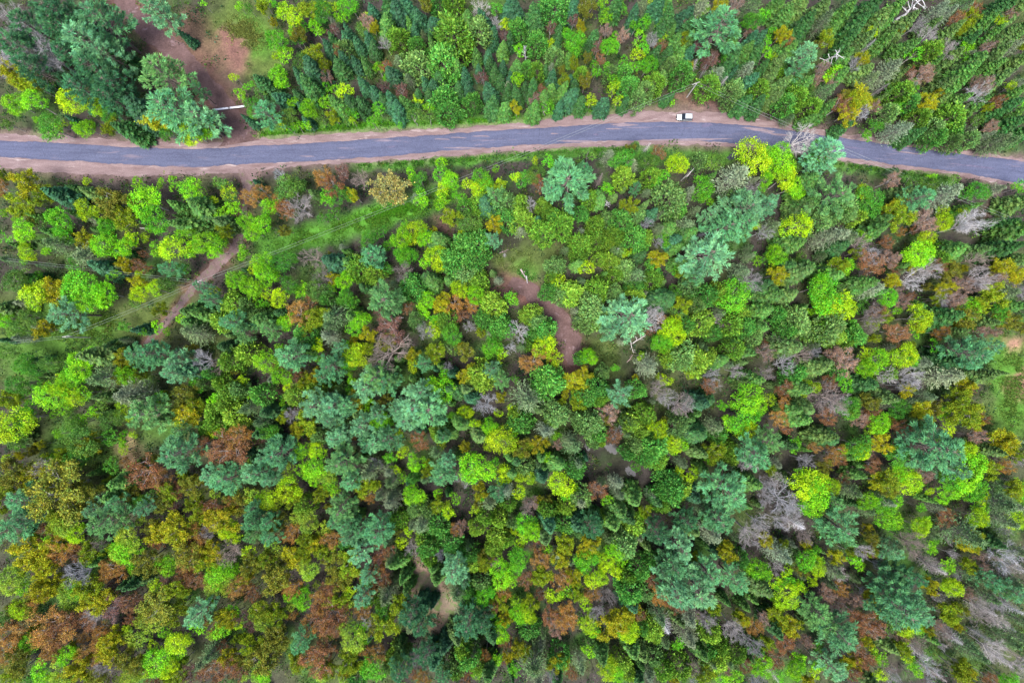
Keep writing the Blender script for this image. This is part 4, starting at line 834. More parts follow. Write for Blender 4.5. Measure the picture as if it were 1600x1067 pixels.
def snag(seed, R=1.6, H=10.0):
    """Dead standing trunk with a few broken stubs."""
    g = G(seed)
    tr, cr = MB(), MB()
    p = np.array([0, 0, -.4]); dirv = np.array([g.normal() * .06, g.normal() * .06, 1])
    for k in range(5):
        q = p + unit(dirv + g.normal(size=3) * .07) * H / 5
        tubes(tr, [p], [q], [.24 * (1 - k / 6)], [.24 * (1 - (k + 1) / 6)], 6, 1.2)
        if k > 1:
            for _ in range(4):
                a = g.uniform(0, 6.28)
                d = unit(np.array([math.cos(a), math.sin(a), g.uniform(-.1, .7)]))
                L = R * g.uniform(.4, 1.0)
                m1 = p + (q - p) * g.uniform(0, 1)
                e = m1 + d * L
                tubes(cr, [m1], [e], [.07], [.025], 4, 1.2)
                for _j in range(2):
                    d2 = unit(d + g.normal(size=3) * .6)
                    tubes(cr, [m1 + d * L * .6], [m1 + d * L * .6 + d2 * L * .5], [.03], [.01], 3, 1.2)
        p = q
    return tr, cr, R, H


# ------------------------------------------------------------------ reading the survey of crowns
KIND = {  # code: object name, category, label phrase, short phrase
    'S': ('spruce_tree', 'spruce', 'pointed spruce', 'spruce'), 'P': ('pine_tree', 'pine', 'plumed pine', 'pine'), 'C': ('cedar_tree', 'cedar', 'bumpy rounded evergreen', 'evergreen'),
    'F': ('larch_tree', 'conifer', 'feathery conifer', 'conifer'), 'L': ('broadleaf_tree', 'tree', 'clumpy broadleaf tree', 'broadleaf'), 'l': ('sapling', 'sapling', 'leafy sapling', 'sapling'),
    'O': ('budding_tree', 'tree', 'budding tree', 'budding tree'), 'R': ('maple_tree', 'tree', 'twiggy flushed tree', 'flushed tree'), 'B': ('bare_tree', 'bare tree', 'bare branching tree', 'bare tree'),
    's': ('young_conifer', 'young conifer', 'slim young conifer', 'young conifer'), 'y': ('young_tree', 'young tree', 'slim young tree', 'young tree'), 'D': ('dead_tree', 'dead tree', 'dead standing trunk', 'dead trunk')}
TINTS = {
    'S': [('dark-green', (.018, .070, .014)), ('deep-teal', (.016, .072, .030)), ('mid-green', (.042, .118, .018)), ('blackish-green', (.014, .054, .020)), ('olive-tinged', (.052, .108, .024))],
    'P': [('blue-green', (.056, .185, .066)), ('pale-teal', (.082, .225, .096)), ('grey-green', (.072, .185, .048)), ('deep-green', (.024, .095, .034))],
    'C': [('olive-green', (.068, .165, .018)), ('yellow-tipped', (.115, .230, .026)), ('soft-green', (.048, .172, .032)), ('greyish-green', (.076, .165, .054))],
    'F': [('sage-green', (.115, .175, .080)), ('silvery-green', (.165, .215, .130)), ('dull-green', (.080, .150, .055))],
    'L': [('lime-green', (.150, .400, .006)), ('yellow-green', (.260, .430, .004)), ('fresh-green', (.090, .330, .010)), ('mid-green', (.055, .205, .014)), ('dusky-green', (.070, .165, .020)), ('pale-olive', (.215, .330, .024))],
    'O': [('olive-gold', (.165, .235, .006)), ('mustard', (.265, .275, .006)), ('olive-brown', (.145, .160, .014)), ('olive-tan', (.230, .225, .065))],
    'R': [('russet', (.200, .096, .040)), ('rust-orange', (.290, .160, .036)), ('maroon', (.150, .080, .066)), ('pinkish-brown', (.250, .165, .125))],
    'B': [('ash-grey', (.32, .31, .325)), ('whitish', (.40, .39, .40)), ('brownish-grey', (.24, .20, .185))],
    'D': [('bone-white', (.42, .41, .39)), ('silver-grey', (.32, .31, .31))]}
BARKC = {'S': (.10, .075, .06), 'P': (.13, .10, .085), 'C': (.16, .12, .10), 'F': (.17, .15, .13), 'L': (.32, .30, .28), 'O': (.33, .31, .29), 'R': (.36, .33, .33), 'B': (.46, .44, .43), 'D': (.6, .58, .55)}

raw = []
ox = oy = 0
for ln in TREES.strip().splitlines():
    if ln[0] == '@':
        ox, oy = map(int, ln[1:].split(','))
        continue
    for t in ln.split(';'):
        x, y, r = map(int, t[1:].split(','))
        raw.append((t[0], ox + x / 4, oy + y / 4, r / 4))
raw.sort(key=lambda t: -t[3])
kept = []
for t in raw:
    lim = .80 if t[0] == 'P' else .62
    if any(u[0] == t[0] and (u[1] - t[1]) ** 2 + (u[2] - t[2]) ** 2 < (lim * u[3]) ** 2 for u in kept): continue
    kept.append(t)

VARS = {}
def variants(code, maker, n, **kw):
    for v in range(n):
        tr, cr, R, H = maker(1000 * (ord(code[0]) - 60) + 17 * v + len(code), **kw)
        nm = {'S': 'spruce', 'P': 'pine', 'C': 'cedar', 'F': 'larch', 'L': 'broadleaf', 'l': 'sapling', 'O': 'budding', 'R': 'flushed', 'B': 'bare', 'D': 'snag', 'b': 'spire'}[code[0]]
        mat = {'S': M_NEEDLE, 'P': M_NEEDLE, 'C': M_NEEDLE, 'F': M_NEEDLE, 'L': M_LEAF, 'l': M_LEAF, 'O': M_TWIG, 'R': M_TWIG, 'B': M_BARK, 'D': M_BARK, 'b': M_BARK}[code[0]]
        VARS.setdefault(code, []).append((tr.mesh(nm + '_trunk', [M_BARK], True), cr.mesh(nm + '_crown', [mat]), R, H, tr, cr))

variants('L', broadleaf, 10)
variants('l', broadleaf, 7, R=2.2, H=6.5, lobes=6, per=17, leaves=13, leaf=.46)
variants('S', spruce, 8)
variants('C', cedar, 9)
variants('P', pine, 9)
variants('F', larch, 5)
variants('O', twiggy, 5, buds=9, budsize=.30)
variants('R', twiggy, 6, buds=7, budsize=.21)
variants('B', twiggy, 5, buds=0)
variants('b', dead_conifer, 3)
variants('D', snag, 3)

LAND = [(1070, 183, 'the parked white car'), (1080, 144, 'the utility pole'), (362, 172, 'the white gate'), (290, 90, 'the gated drive'), (372, 385, 'the dirt track bend'),
        (310, 438, 'the wire junction pole'), (868, 495, 'the red dirt path'), (800, 395, 'the brushy clearing'), (955, 705, 'the marshy pool'), (680, 935, 'the sandy path'),
        (1588, 590, 'the clearing at right edge'), (1079, 272, 'the wooden crosspiece'), (1556, 335, 'the short track at right'), (1144, 243, 'the roadside puddle'),
        (1235, 215, 'the dead tree over the road'), (385, 275, 'the track mouth'), (968, 497, 'the pine by the path'), (1148, 463, 'the brightest lime tree'),
        (758, 631, 'the white star-shaped bare tree'), (1465, 705, 'the pale star-shaped pine'), (240, 305, 'the big lime pair'), (610, 293, 'the round olive-tan tree'),
        (230, 740, 'the lone red tree'), (265, 125, 'the big gate-side pine'), (1275, 765, 'the big yellow-lime tree'), (1085, 890, 'the pine trio'), (1410, 930, 'the lower right pine'),
        (512, 962, 'the maroon tree patch'), (90, 985, 'the big brown lower-left tree'), (25, 815, 'the left edge pine')]


def region(px, py):
    c = ['far left', 'left', 'mid-left', 'centre-left', 'centre-right', 'mid-right', 'right', 'far right'][min(7, max(0, int(px / 200)))]
    r = ['top', 'upper', 'upper-middle', 'lower-middle', 'lower', 'bottom'][min(5, max(0, int(py / 178)))]
    return f'{r} {c} of photo'


def side_word(dx, dy):
    a = math.degrees(math.atan2(-dy, dx)) % 360
    return ['right of', 'above right of', 'above', 'above left of', 'left of', 'below left of', 'below', 'below right of'][int(((a + 22.5) % 360) // 45)]


g0 = G(99)
CLEAR = [(TRACKS[0][1], 15), (TRACKS[1][1][3:], 6)] + [(TRACKS[2][1][:6], 12), (TRACKS[3][1], 7), (TRACKS[4][1], 11),
         ([(790, 398), (840, 402), (812, 430)], 20), ([(940, 552), (985, 570)], 11), ([(1590, 560), (1585, 640)], 34), ([(335, 60), (375, 35), (365, 105)], 34),
         ([(430, 385), (520, 362), (640, 330)], 14), ([(290, 450), (200, 495), (110, 530)], 6), ([(945, 700), (980, 735)], 12), ([(1062, 158), (1100, 158)], 7)]


def roomy(px, py, r):
    """The crown radius that keeps a track or clearing in sight."""
    for pts, hw in CLEAR:
        d = float(seg_dist(np.array(px), np.array(py), pts)) - hw
        if d < r: r = max(d + 1.5, .45 * r)
    if px < 1165:
        e = np.interp(px, ROAD[:, 0], ROAD[:, 1]) - py if py < 200 else py - np.interp(px, ROAD[:, 0], ROAD[:, 4])
        if 0 < e < r * 1.3: r = max(e / 1.3 + 1.0, .5 * r)
    return r


# young trees in the gaps that the survey leaves
cov = np.zeros((280, 410), bool)
cy, cx = np.mgrid[0:280, 0:410] * 4.0
for _c, _x, _y, _r in kept:
    cov |= (cx - _x) ** 2 + (cy - _y) ** 2 < (_r * 1.0) ** 2
gy = G(404)
young, n_y = [], {'y': 0, 's': 0}
KX = np.array([(t[1], t[2]) for t in kept])
for _ in range(40000):
    px, py = gy.uniform(4, 1596), gy.uniform(4, 1062)
    if cov[int(py / 4), int(px / 4)] or open_mask(px, py) > .5 or roomy(px, py, 8) < 8: continue
    r = gy.uniform(5.5, 9.5)
    pick = {'G': 'L', 'P': 'S', 'D': 'S', 'C': 'F', 'B': 'O'}
    c = kept[int(np.argsort(np.hypot(KX[:, 0] - px, KX[:, 1] - py))[int(gy.integers(5))])][0]
    c = pick.get(c, c)
    if gy.random() < .45 and not (px < 560 and py > 640): c = 'SF'[int(gy.integers(2))]
    if px > 1330 and py > 820 and gy.random() < .6: c = 'B'
    q = 's' if c in 'SF' else 'y'
    if n_y[q] >= 295: continue
    n_y[q] += 1
    cov |= (cx - px) ** 2 + (cy - py) ** 2 < (r * .8) ** 2
    young.append((q + c, px, py, r))
kept = [(c, x, y, roomy(x, y, r)) for c, x, y, r in kept]
kept += young
print('young', n_y)

ALL = []
for code, px, py, r in kept:
    yng = code[0] if len(code) > 1 else ''
    code = code[-1]
    k = code
    base = 'L' if code in 'LG' else code
    if code in 'LG' and r < 12.6: k = 'l'
    elif code == 'G': k = 'L'
    u = g0.random()
    dark = code == 'S' and r > 15.5 and (py > 780 or (px < 200 and py < 170))
    if dark: code = k = base = 'P'
    if code == 'G': ti = 3 if u < .65 else 4
    elif code == 'L':
        pool = [1, 5, 5, 0] if px < 560 and py > 720 else [0, 0, 1, 2] if px < 620 and py < 620 else ([1, 1, 0, 0, 2] if py > 250 else [0, 1, 2, 2])
        ti = pool[int(u * len(pool))]
    elif code == 'R':
        pool = [3, 3, 0, 3, 1, 0] if px > 1150 else ([2, 0, 1, 0, 1] if px < 640 else [0, 1, 1, 0, 3])
        ti = pool[int(u * len(pool))]
    elif code == 'S':
        pool = [0, 1, 1, 0, 2] if py < 250 and px < 1200 else ([2, 2, 0, 4, 4] if px > 1150 else [0, 2, 4, 1, 2])
        ti = pool[int(u * len(pool))]
    elif code == 'O':
        pool = [0, 2, 0, 2, 1] if px < 700 and py > 600 else [0, 1, 0, 1, 2]
        ti = pool[int(u * len(pool))]
    elif dark: ti = 3
    elif code == 'P': ti = [0, 0, 1, 1, 2][int(u * 5)]
    elif code == 'B': ti = [0, 1, 2, 0][int(u * 4)]
    else: ti = int(u * len(TINTS[base]))
    if code == 'C' and py < 170: ti = [2, 3, 0][int(u * 3)]
    if code == 'R' and py < 170 and px < 1150: ti = [0, 2, 3][int(u * 3)]
    if code == 'O' and math.hypot(px - 610, py - 297) < 9: ti = 3
    word, colr = TINTS[base][ti]
    jit = 1 + g0.uniform(-.22, .22)
    hue = g0.uniform(-.06, .06)
    colr = tuple(float(np.clip(c * jit * f, 0, .9)) for c, f in zip(colr, (1 + hue, 1, 1 - hue)))
    ALL.append(dict(code=yng or k, base=base, px=px, py=py, r=r, word=word, col=colr))

# the 300 of each name that show largest stand alone; the rest of that name becomes one joined body
count = {}
for t in ALL:
    nm = KIND[t['code']][0]
    count[nm] = count.get(nm, 0) + 1
    t['single'] = count[nm] <= 300
SINGLE = [t for t in ALL if t['single']]

# ---- labels
rk = {}
for t in SINGLE: rk.setdefault(t['code'], []).append(t['r'])
for t in SINGLE:
    a = sorted(rk[t['code']]); q = a.index(t['r']) / max(1, len(a) - 1)
    t['size'] = 'small ' if q < .28 else ('large ' if q > .80 else '')
    t['desc'] = f"{t['size']}{t['word']} {KIND[t['code']][2]}"
XY = np.array([(t['px'], t['py']) for t in SINGLE])
for i, t in enumerate(SINGLE):
    d = np.hypot(XY[:, 0] - t['px'], XY[:, 1] - t['py'])
    near = [SINGLE[j] for j in np.argsort(d)[1:14] if SINGLE[j]['code'] != t['code']]
    t['near'] = near if len(near) >= 2 else [SINGLE[j] for j in np.argsort(d)[1:4]]
    best = min(LAND, key=lambda L: math.hypot(L[0] - t['px'], L[1] - t['py']))
    dist = math.hypot(best[0] - t['px'], best[1] - t['py'])
    nb = f"beside {t['near'][0]['word']} {KIND[t['near'][0]['code']][3]}"
    if dist < 8: t['lab'] = [f"{t['desc']} at {best[2]}"] * 2
    elif dist < 75:
        t['lab'] = [f"{t['desc']} {side_word(t['px'] - best[0], t['py'] - best[1])} {best[2]}", f"{t['desc']} {side_word(t['px'] - best[0], t['py'] - best[1])} {best[2]}, {nb}"]
    else:
        rg = region(t['px'], t['py'])
        b2 = f"between {t['near'][0]['word']} {KIND[t['near'][0]['code']][3]} and {t['near'][1]['word']} {KIND[t['near'][1]['code']][3]}"
        t['lab'] = [f"{t['desc']} {nb}, {rg}", f"{t['desc']} {b2}, {rg.replace(' of photo', '')}"]
ORD = ['leftmost', 'second from left', 'third from left', 'fourth from left', 'fifth from left', 'sixth from left', 'seventh from left', 'eighth from left']
nw = lambda s: len(s.replace(',', ' ').split())
by = {}
for t in SINGLE: by.setdefault(t['lab'][0], []).append(t)
again = {}
for lab, ts in by.items():
    for t in ts:
        t['label'] = lab if len(ts) == 1 else t['lab'][1]
        again.setdefault(t['label'], []).append(t)
for lab, ts in again.items():
    if len(ts) > 1:
        ts.sort(key=lambda t: t['px'])
        for k, t in enumerate(ts): t['label'] = f"{lab}, {ORD[min(k, 7)]}"
seen = {}
for t in SINGLE:                                       # last resort: name a second neighbour
    if t['label'] in seen or nw(t['label']) > 16:
        rg = region(t['px'], t['py']).replace(' of photo', '')
        opts = [f"{t['desc']} near {n2['word']} {KIND[n2['code']][3]}, {rg}" for n2 in t['near'][1:]]
        opts += [f"{t['desc']} near {n2['word']} {KIND[n2['code']][3]} and {n3['word']} {KIND[n3['code']][3]}" for n2 in t['near'][1:] for n3 in t['near'][1:] if n2 is not n3]
        for c in opts:
            if c not in seen and nw(c) <= 16: t['label'] = c; break
    seen[t['label']] = 1

# ---- placing
HGT = {'S': lambda r: min(16.5, 5.0 + 2.5 * r), 'P': lambda r: 12.5 + 1.35 * r, 'C': lambda r: 6.5 + 1.4 * r, 'F': lambda r: 7.5 + 2.2 * r, 'L': lambda r: 7.5 + 1.15 * r, 'l': lambda r: 4.0 + 1.6 * r,
       'O': lambda r: 7.5 + 1.1 * r, 'R': lambda r: 7.5 + 1.1 * r, 'B': lambda r: 8.0 + 1.2 * r, 'D': lambda r: 6.5 + 1.5 * r, 'y': lambda r: 4.0 + 2.0 * r, 's': lambda r: 4.5 + 2.6 * r}
VISZ = {'S': .55, 'P': .75, 'C': .62, 'F': .6, 'L': .72, 'l': .7, 'O': .72, 'R': .72, 'B': .68, 'D': .6, 'y': .65, 's': .6}
GROW = {'S': 1.32, 'P': 1.18, 'C': 1.02, 'F': 1.14, 'L': 1.08, 'l': 1.14, 'O': 1.18, 'R': 1.06, 'B': 1.12, 'D': 1.1, 'y': 1.15, 's': 1.2}
GROUPS = {'S': 'pointed spruces of the forest', 'P': 'large pines among the forest', 'C': 'rounded evergreens of the forest', 'F': 'feathery conifers of the forest', 'L': 'leafy broadleaf trees', 'l': 'leafy saplings',
          'O': 'budding gold trees', 'R': 'flushed reddish trees', 'B': 'bare leafless trees', 'D': 'dead standing trunks', 'y': 'slim young trees in the gaps', 's': 'slim young conifers in the gaps'}
g1 = G(5)
PLACED = []
for t in ALL:
    c = t['code']
    rm = t['r'] * S * GROW[c] * (1.1 if c in 'OR' and t['px'] < 620 and t['py'] > 650 else 1)
    h = HGT[c](rm) * g1.uniform(.9, 1.1)
    x, y, _ = W(t['px'], t['py'], h * VISZ[c])
    # keep the stem off the road and the tracks
    bx, by_ = x / S + 800, 533.5 - y / S
    vk = c if c not in 'ys' else ('l' if t['base'] == 'L' else t['base'])
    if c == 'B' and (t['r'] < 9 or (t['px'] > 1000 and t['py'] > 760 and g1.random() < .3)): vk = 'b'
    v = int(g1.integers(len(VARS[vk])))
    _tm, _cm, R0, H0, _a, _b = VARS[vk][v]
    sx = rm / R0 * (.8 if vk == 'b' else 1); sz = h / H0
    rot = (g1.normal() * .05, g1.normal() * .05, g1.uniform(0, 6.28))
    t.update(x=x, y=y, h=h, v=(vk, v), sx=sx, sz=sz, rot=rot, sy=sx * float(np.exp(g1.normal() * .11)))

for t in SINGLE:
    c = t['code']; nm, cat = KIND[c][0], KIND[c][1]
    tm, cm, _r, _h, _a, _b = VARS[t['v'][0]][t['v'][1]]
    o = bpy.data.objects.new(nm, None)
    o.empty_display_size = .5
    COL.objects.link(o)
    o.location = (t['x'], t['y'], 0); o.rotation_euler = t['rot']; o.scale = (t['sx'], t['sy'], t['sz'])
    tag(o, t['label'], cat, GROUPS[c])
    bk = BARKC[t['base']]
    if t['base'] in 'BD': bk = t['col']
    put('trunk', tm, o, bk)
    put('crown', cm, o, t['col'])


def joined(name, items, frac=1.0, extra_tint=None):
    """Many small trees as one mesh of kind stuff: trunks and crowns transformed into place."""
    mb = MB()
    for t in items:
        vk, v = t['v']
        tm, cm, _r, _h, tr, cr = VARS[vk][v]
        rz = t['rot'][2]; ca, sa = math.cos(rz), math.sin(rz)
        for part, m, col in ((tr, 1, BARKC[t['base']]), (cr, 0, t['col'])):
            V, Q, T, M = part.arrays()
            fr = frac * (.3 if m == 0 and t['base'] in 'ORP' else 1)
            if m == 0 and fr < 1:
                keep = G(int(abs(t['x']) * 10)).random(len(Q)) < fr
                Q = Q[keep]
                used = np.unique(Q); back = np.zeros(len(V), int); back[used] = np.arange(len(used))
                V, T, Q = V[used], T[used], back[Q]
            P = V * np.array([t['sx'], t['sx'], t['sz']])
            P = np.stack([P[:, 0] * ca - P[:, 1] * sa + t['x'], P[:, 0] * sa + P[:, 1] * ca + t['y'], P[:, 2]], 1)
            mb.add(P, Q, T * np.array(col), m)
    return tag(put(name, mb.mesh(name, [M_LEAF, M_BARK])), kind='stuff')


REST = [t for t in ALL if not t['single']]
if REST: joined('woods', REST, .7)

# ---- forest just outside the picture, so that the wood goes on if the camera steps aside
edge = []
ge = G(31)
for _ in range(1500):
    px = ge.uniform(-190, 1790); py = ge.uniform(-190, 1257)
    inside = -8 < px < 1608 and -8 < py < 1075
    if inside or bare_mask(px, py) > 0: continue
    if any((px - e['px']) ** 2 + (py - e['py']) ** 2 < 22 ** 2 for e in edge[-400:]): continue
    left, low = px < 500, py > 600
    c = ge.choice(list('SCOLRBP' if not (left and low) else 'OORRLLB'))
    t = dict(code=c, base=c, px=px, py=py, r=ge.uniform(12, 20))
    word, colr = TINTS[c][int(ge.integers(3))]
    rm = t['r'] * S; h = HGT[c](rm)
    v = int(ge.integers(len(VARS[c])))
    R0, H0 = VARS[c][v][2], VARS[c][v][3]
    t.update(col=colr, x=(px - 800) * S, y=(533.5 - py) * S, v=(c, v), sx=rm / R0, sz=h / H0, rot=(0, 0, ge.uniform(0, 6.28)), h=h)
    edge.append(t)
joined('outer_woods', edge, .22)

# ------------------------------------------------------------------ undergrowth and grass (nobody could count these)
def undergrowth():
    g = G(77)
    mb = MB()
    n = 15500
    px, py = g.uniform(-20, 1620, n), g.uniform(-20, 1090, n)
    keep = g.random(n) > open_mask(px, py)
    px, py = px[keep], py[keep]
    n = len(px)
    r = .5 + 1.6 * g.random(n) ** 2.2
    top = r * g.uniform(.8, 2.4, n)
    x, y = (px - 800) * S, (533.5 - py) * S
    pal = np.array([(.030, .095, .018), (.058, .140, .018), (.095, .120, .022), (.022, .072, .028), (.085, .060, .040), (.08, .20, .015)])
    left = np.clip((vnoise(px / 60, py / 60, 33) + .2) * 2, 0, 1)[:, None]
    pr = np.where(((px < 520) & (py > 700))[:, None], [.14, .22, .32, .06, .20, .06], [.30, .24, .10, .27, .03, .06])
    pr = pr * (1 - left * .4) + np.array([.2, .2, .1, .4, .05, .05]) * left * .4
    u = g.random(n)[:, None]
    k = (np.cumsum(pr / pr.sum(1, keepdims=True), 1) < u).sum(1).clip(0, 5)
    col = pal[k] * g.uniform(.42, 1.05, (n, 1))
    m = 27
    d = sphere_dirs(g, n * m, -.05)
    rr = np.repeat(r, m); tt = np.repeat(top, m)
    base = np.repeat(np.stack([x, y, 0 * x + .1], 1), m, 0) + d * np.stack([rr, rr, tt], 1) * g.uniform(.4, 1.05, (n * m, 1))
    dd = unit(d + g.normal(size=(n * m, 3)) * .5 + np.array([0, 0, .2]))
    L = .36 * g.uniform(.6, 1.3, n * m) * (.6 + rr * .5)
    kites(mb, base, dd, L, L * .7, np.repeat(col, m, 0) * vary(g, n * m, .2), g=g)
    tag(put('undergrowth', mb.mesh('undergrowth', [M_LEAF])), kind='stuff')


def grass():
    g = G(78)
    mb = MB()
    lines = [([(395, 213), (470, 207), (560, 197), (640, 192), (760, 189), (860, 180), (960, 171)], 5.5, 5200, (.085, .26, .015)),
             ([(560, 258), (680, 253), (800, 243), (900, 236), (1010, 231)], 6, 3600, (.06, .20, .02)), ([(1230, 241), (1330, 259), (1480, 280)], 5, 2400, (.06, .17, .02)),
             ([(420, 385), (520, 362), (600, 337), (650, 325), (700, 305)], 17, 8500, (.085, .21, .022)), ([(585, 335), (650, 326)], 8, 2600, (.08, .27, .015)),
             ([(370, 40), (400, 60)], 22, 2600, (.14, .17, .04)), ([(790, 402), (835, 410)], 22, 2600, (.11, .16, .04)), ([(815, 425), (832, 432)], 9, 900, (.06, .2, .03)),
             ([(1585, 555), (1580, 640), (1555, 665)], 26, 3600, (.10, .19, .03)), ([(100, 700), (190, 690)], 30, 2600, (.11, .18, .03)), ([(60, 520), (200, 505)], 24, 2600, (.10, .18, .025)),
             ([(930, 548), (960, 562)], 16, 900, (.09, .14, .04))]
    for pts, wd, n, col in lines:
        pts = np.array(pts, float)
        u = np.concatenate([[0], np.cumsum(np.hypot(*np.diff(pts, axis=0).T))])
        q = g.uniform(0, u[-1], n)
        px = np.interp(q, u, pts[:, 0]) + g.normal(size=n) * wd * .55
        py = np.interp(q, u, pts[:, 1]) + g.normal(size=n) * wd * .45
        keep = (bare_mask(px, py) < .5) & (vnoise(px / 9, py / 9, 9) > -.35)
        px, py = px[keep], py[keep]; n = len(px)
        b = np.stack([(px - 800) * S, (533.5 - py) * S, np.zeros(n) - .1], 1)
        for _ in range(3):
            d = unit(g.normal(size=(n, 3)) * np.array([.55, .55, .1]) + np.array([0, 0, .75]))
            kites(mb, b + g.normal(size=(n, 3)) * np.array([.12, .12, .0]), d, g.uniform(.35, .8, n), .14, np.array(col) * vary(g, n, .3, .1), (1.1, 1.1, 1), g=g)
    tag(put('grass', mb.mesh('grass', [M_LEAF])), kind='stuff')


undergrowth()
grass()

# ------------------------------------------------------------------ parked car
def parked_car():
    x, y, _ = W(1070, 183.5, .8)
    root = bpy.data.objects.new('parked_car', None); COL.objects.link(root)
    root.location = (x, y, .02); root.rotation_euler = (0, 0, math.radians(178))
    tag(root, 'white off-road car parked on the gravel shoulder beside the road', 'car')

    def shell(prof, half, mat, name, bev=.05, parent=root):
        """A body from side-profile stations (x, z_low, z_high, half width)."""
        mb = MB(); V = []
        for sx, z0, z1, hw in prof:
            V += [(sx, -hw, z0), (sx, -hw * 1.0, z0 + (z1 - z0) * .6), (sx, -hw * .90, z1), (sx, hw * .90, z1), (sx, hw, z0 + (z1 - z0) * .6), (sx, hw, z0)]
        n = len(prof); Q = []
        for i in range(n - 1):
            for k in range(6):
                a, b = i * 6 + k, i * 6 + (k + 1) % 6
                Q.append((a, a + 6, b + 6, b))
        for i in (0, n - 1):
            f = [i * 6 + k for k in range(6)]
            Q += [(f[0], f[1], f[4], f[5]), (f[1], f[2], f[3], f[4])]
        mb.add(V, Q)
        me = mb.mesh(name, [mat])
        o = put(name, me, parent)
        bm_fix(me)
        md = o.modifiers.new('bevel', 'BEVEL'); md.width = bev; md.segments = 2; md.limit_method = 'ANGLE'
        return o
    shell([(-2.28, .45, .80, .80), (-2.2, .32, .98, .86), (-1.2, .28, 1.02, .89), (.55, .28, 1.03, .89), (1.0, .30, 1.00, .89), (2.0, .32, .92, .85), (2.28, .42, .78, .74)], .9, M_WHITE, 'body', .07)
    shell([(-2.18, .96, 1.02, .87), (-1.98, .96, 1.72, .88), (-1.0, .98, 1.80, .88), (.15, .98, 1.78, .88), (.95, .95, 1.02, .87)], .8, M_GLASS, 'window_band', .04)
    mb = MB(); box(mb, (-.93, 0, 1.80), (2.02, 1.46, .07), taper=(.97, .95)); r = put('roof', mb.mesh('roof', [M_WHITE]), root)
    md = r.modifiers.new('bevel', 'BEVEL'); md.width = .03; md.segments = 2
    mb = MB()
    for s in (-1, 1): tubes(mb, [[-1.8, s * .60, 1.88]], [[.0, s * .60, 1.88]], .022, .022, 6)
    put('roof_rail', mb.mesh('roof_rail', [M_STEEL]), root)
    mb = MB(); box(mb, (1.35, 0, .985), (.95, 1.42, .07), taper=(.95, .93)); h = put('hood', mb.mesh('hood', [M_WHITE]), root)
    h.modifiers.new('bevel', 'BEVEL').width = .03
    mb = MB(); box(mb, (2.30, 0, .47), (.16, 1.62, .22)); put('front_bumper', mb.mesh('front_bumper', [M_TYRE]), root)
    mb = MB(); box(mb, (-2.31, 0, .50), (.16, 1.66, .22)); put('rear_bumper', mb.mesh('rear_bumper', [M_TYRE]), root)
    mb = MB(); box(mb, (2.285, 0, .68), (.05, .72, .16)); put('grille', mb.mesh('grille', [M_TYRE]), root)
    wm = MB(); a = np.arange(18) * 2 * PI / 18
    rings = [(.24, -.11), (.36, -.11), (.385, -.06), (.385, .06), (.36, .11), (.24, .11)]
    V = np.array([(rr * math.cos(t), yy, rr * math.sin(t)) for rr, yy in rings for t in a])
    i = np.arange(18); j = (i + 1) % 18
    Q = np.concatenate([np.stack([k * 18 + i, k * 18 + j, ((k + 1) % 6) * 18 + j, ((k + 1) % 6) * 18 + i], 1) for k in range(6)])
    wm.add(V, Q); tyre_me = wm.mesh('tyre', [M_TYRE], True)
    rm = MB(); V = np.array([(.24 * math.cos(t), yy, .24 * math.sin(t)) for yy in (-.10, .10) for t in a] + [(0, -.08, 0), (0, .08, 0)])
    Q = [(k, (k + 1) % 18, (k + 2) % 18, 36) for k in range(0, 18, 2)] + [(18 + (k + 2) % 18, 18 + (k + 1) % 18, 18 + k, 37) for k in range(0, 18, 2)]
    rm.add(V, Q); rim_me = rm.mesh('rim', [M_STEEL])
    for s in (-1, 1):
        mb = MB(); box(mb, (0, s * .93, .42), (2.2, .16, .10)); put('side_step', mb.mesh('side_step', [M_TYRE]), root)
    for sx in (-1.42, 1.42):
        for s in (-1, 1):
            wv = put('wheel', tyre_me, root, loc=(sx, s * .84, .385))
            put('rim', rim_me, wv)
    for s in (-1, 1):
        mb = MB(); box(mb, (2.27, s * .62, .72), (.10, .28, .16)); put('headlight', mb.mesh('headlight', [M_LAMPW]), root)
        mb = MB(); box(mb, (-2.265, s * .74, .82), (.08, .14, .26)); put('tail_light', mb.mesh('tail_light', [M_LAMPR]), root)
        mb = MB(); box(mb, (.62, s * 1.0, 1.10), (.14, .20, .16)); put('wing_mirror', mb.mesh('wing_mirror', [M_TYRE]), root)
        mb = MB(); box(mb, (-.20, s * .945, .80), (.16, .03, .03)); put('door_handle', mb.mesh('door_handle', [M_STEEL]), root)


def bm_fix(me):
    import bmesh
    bm = bmesh.new(); bm.from_mesh(me)
    bmesh.ops.recalc_face_normals(bm, faces=bm.faces)
    bm.to_mesh(me); bm.free()


parked_car()

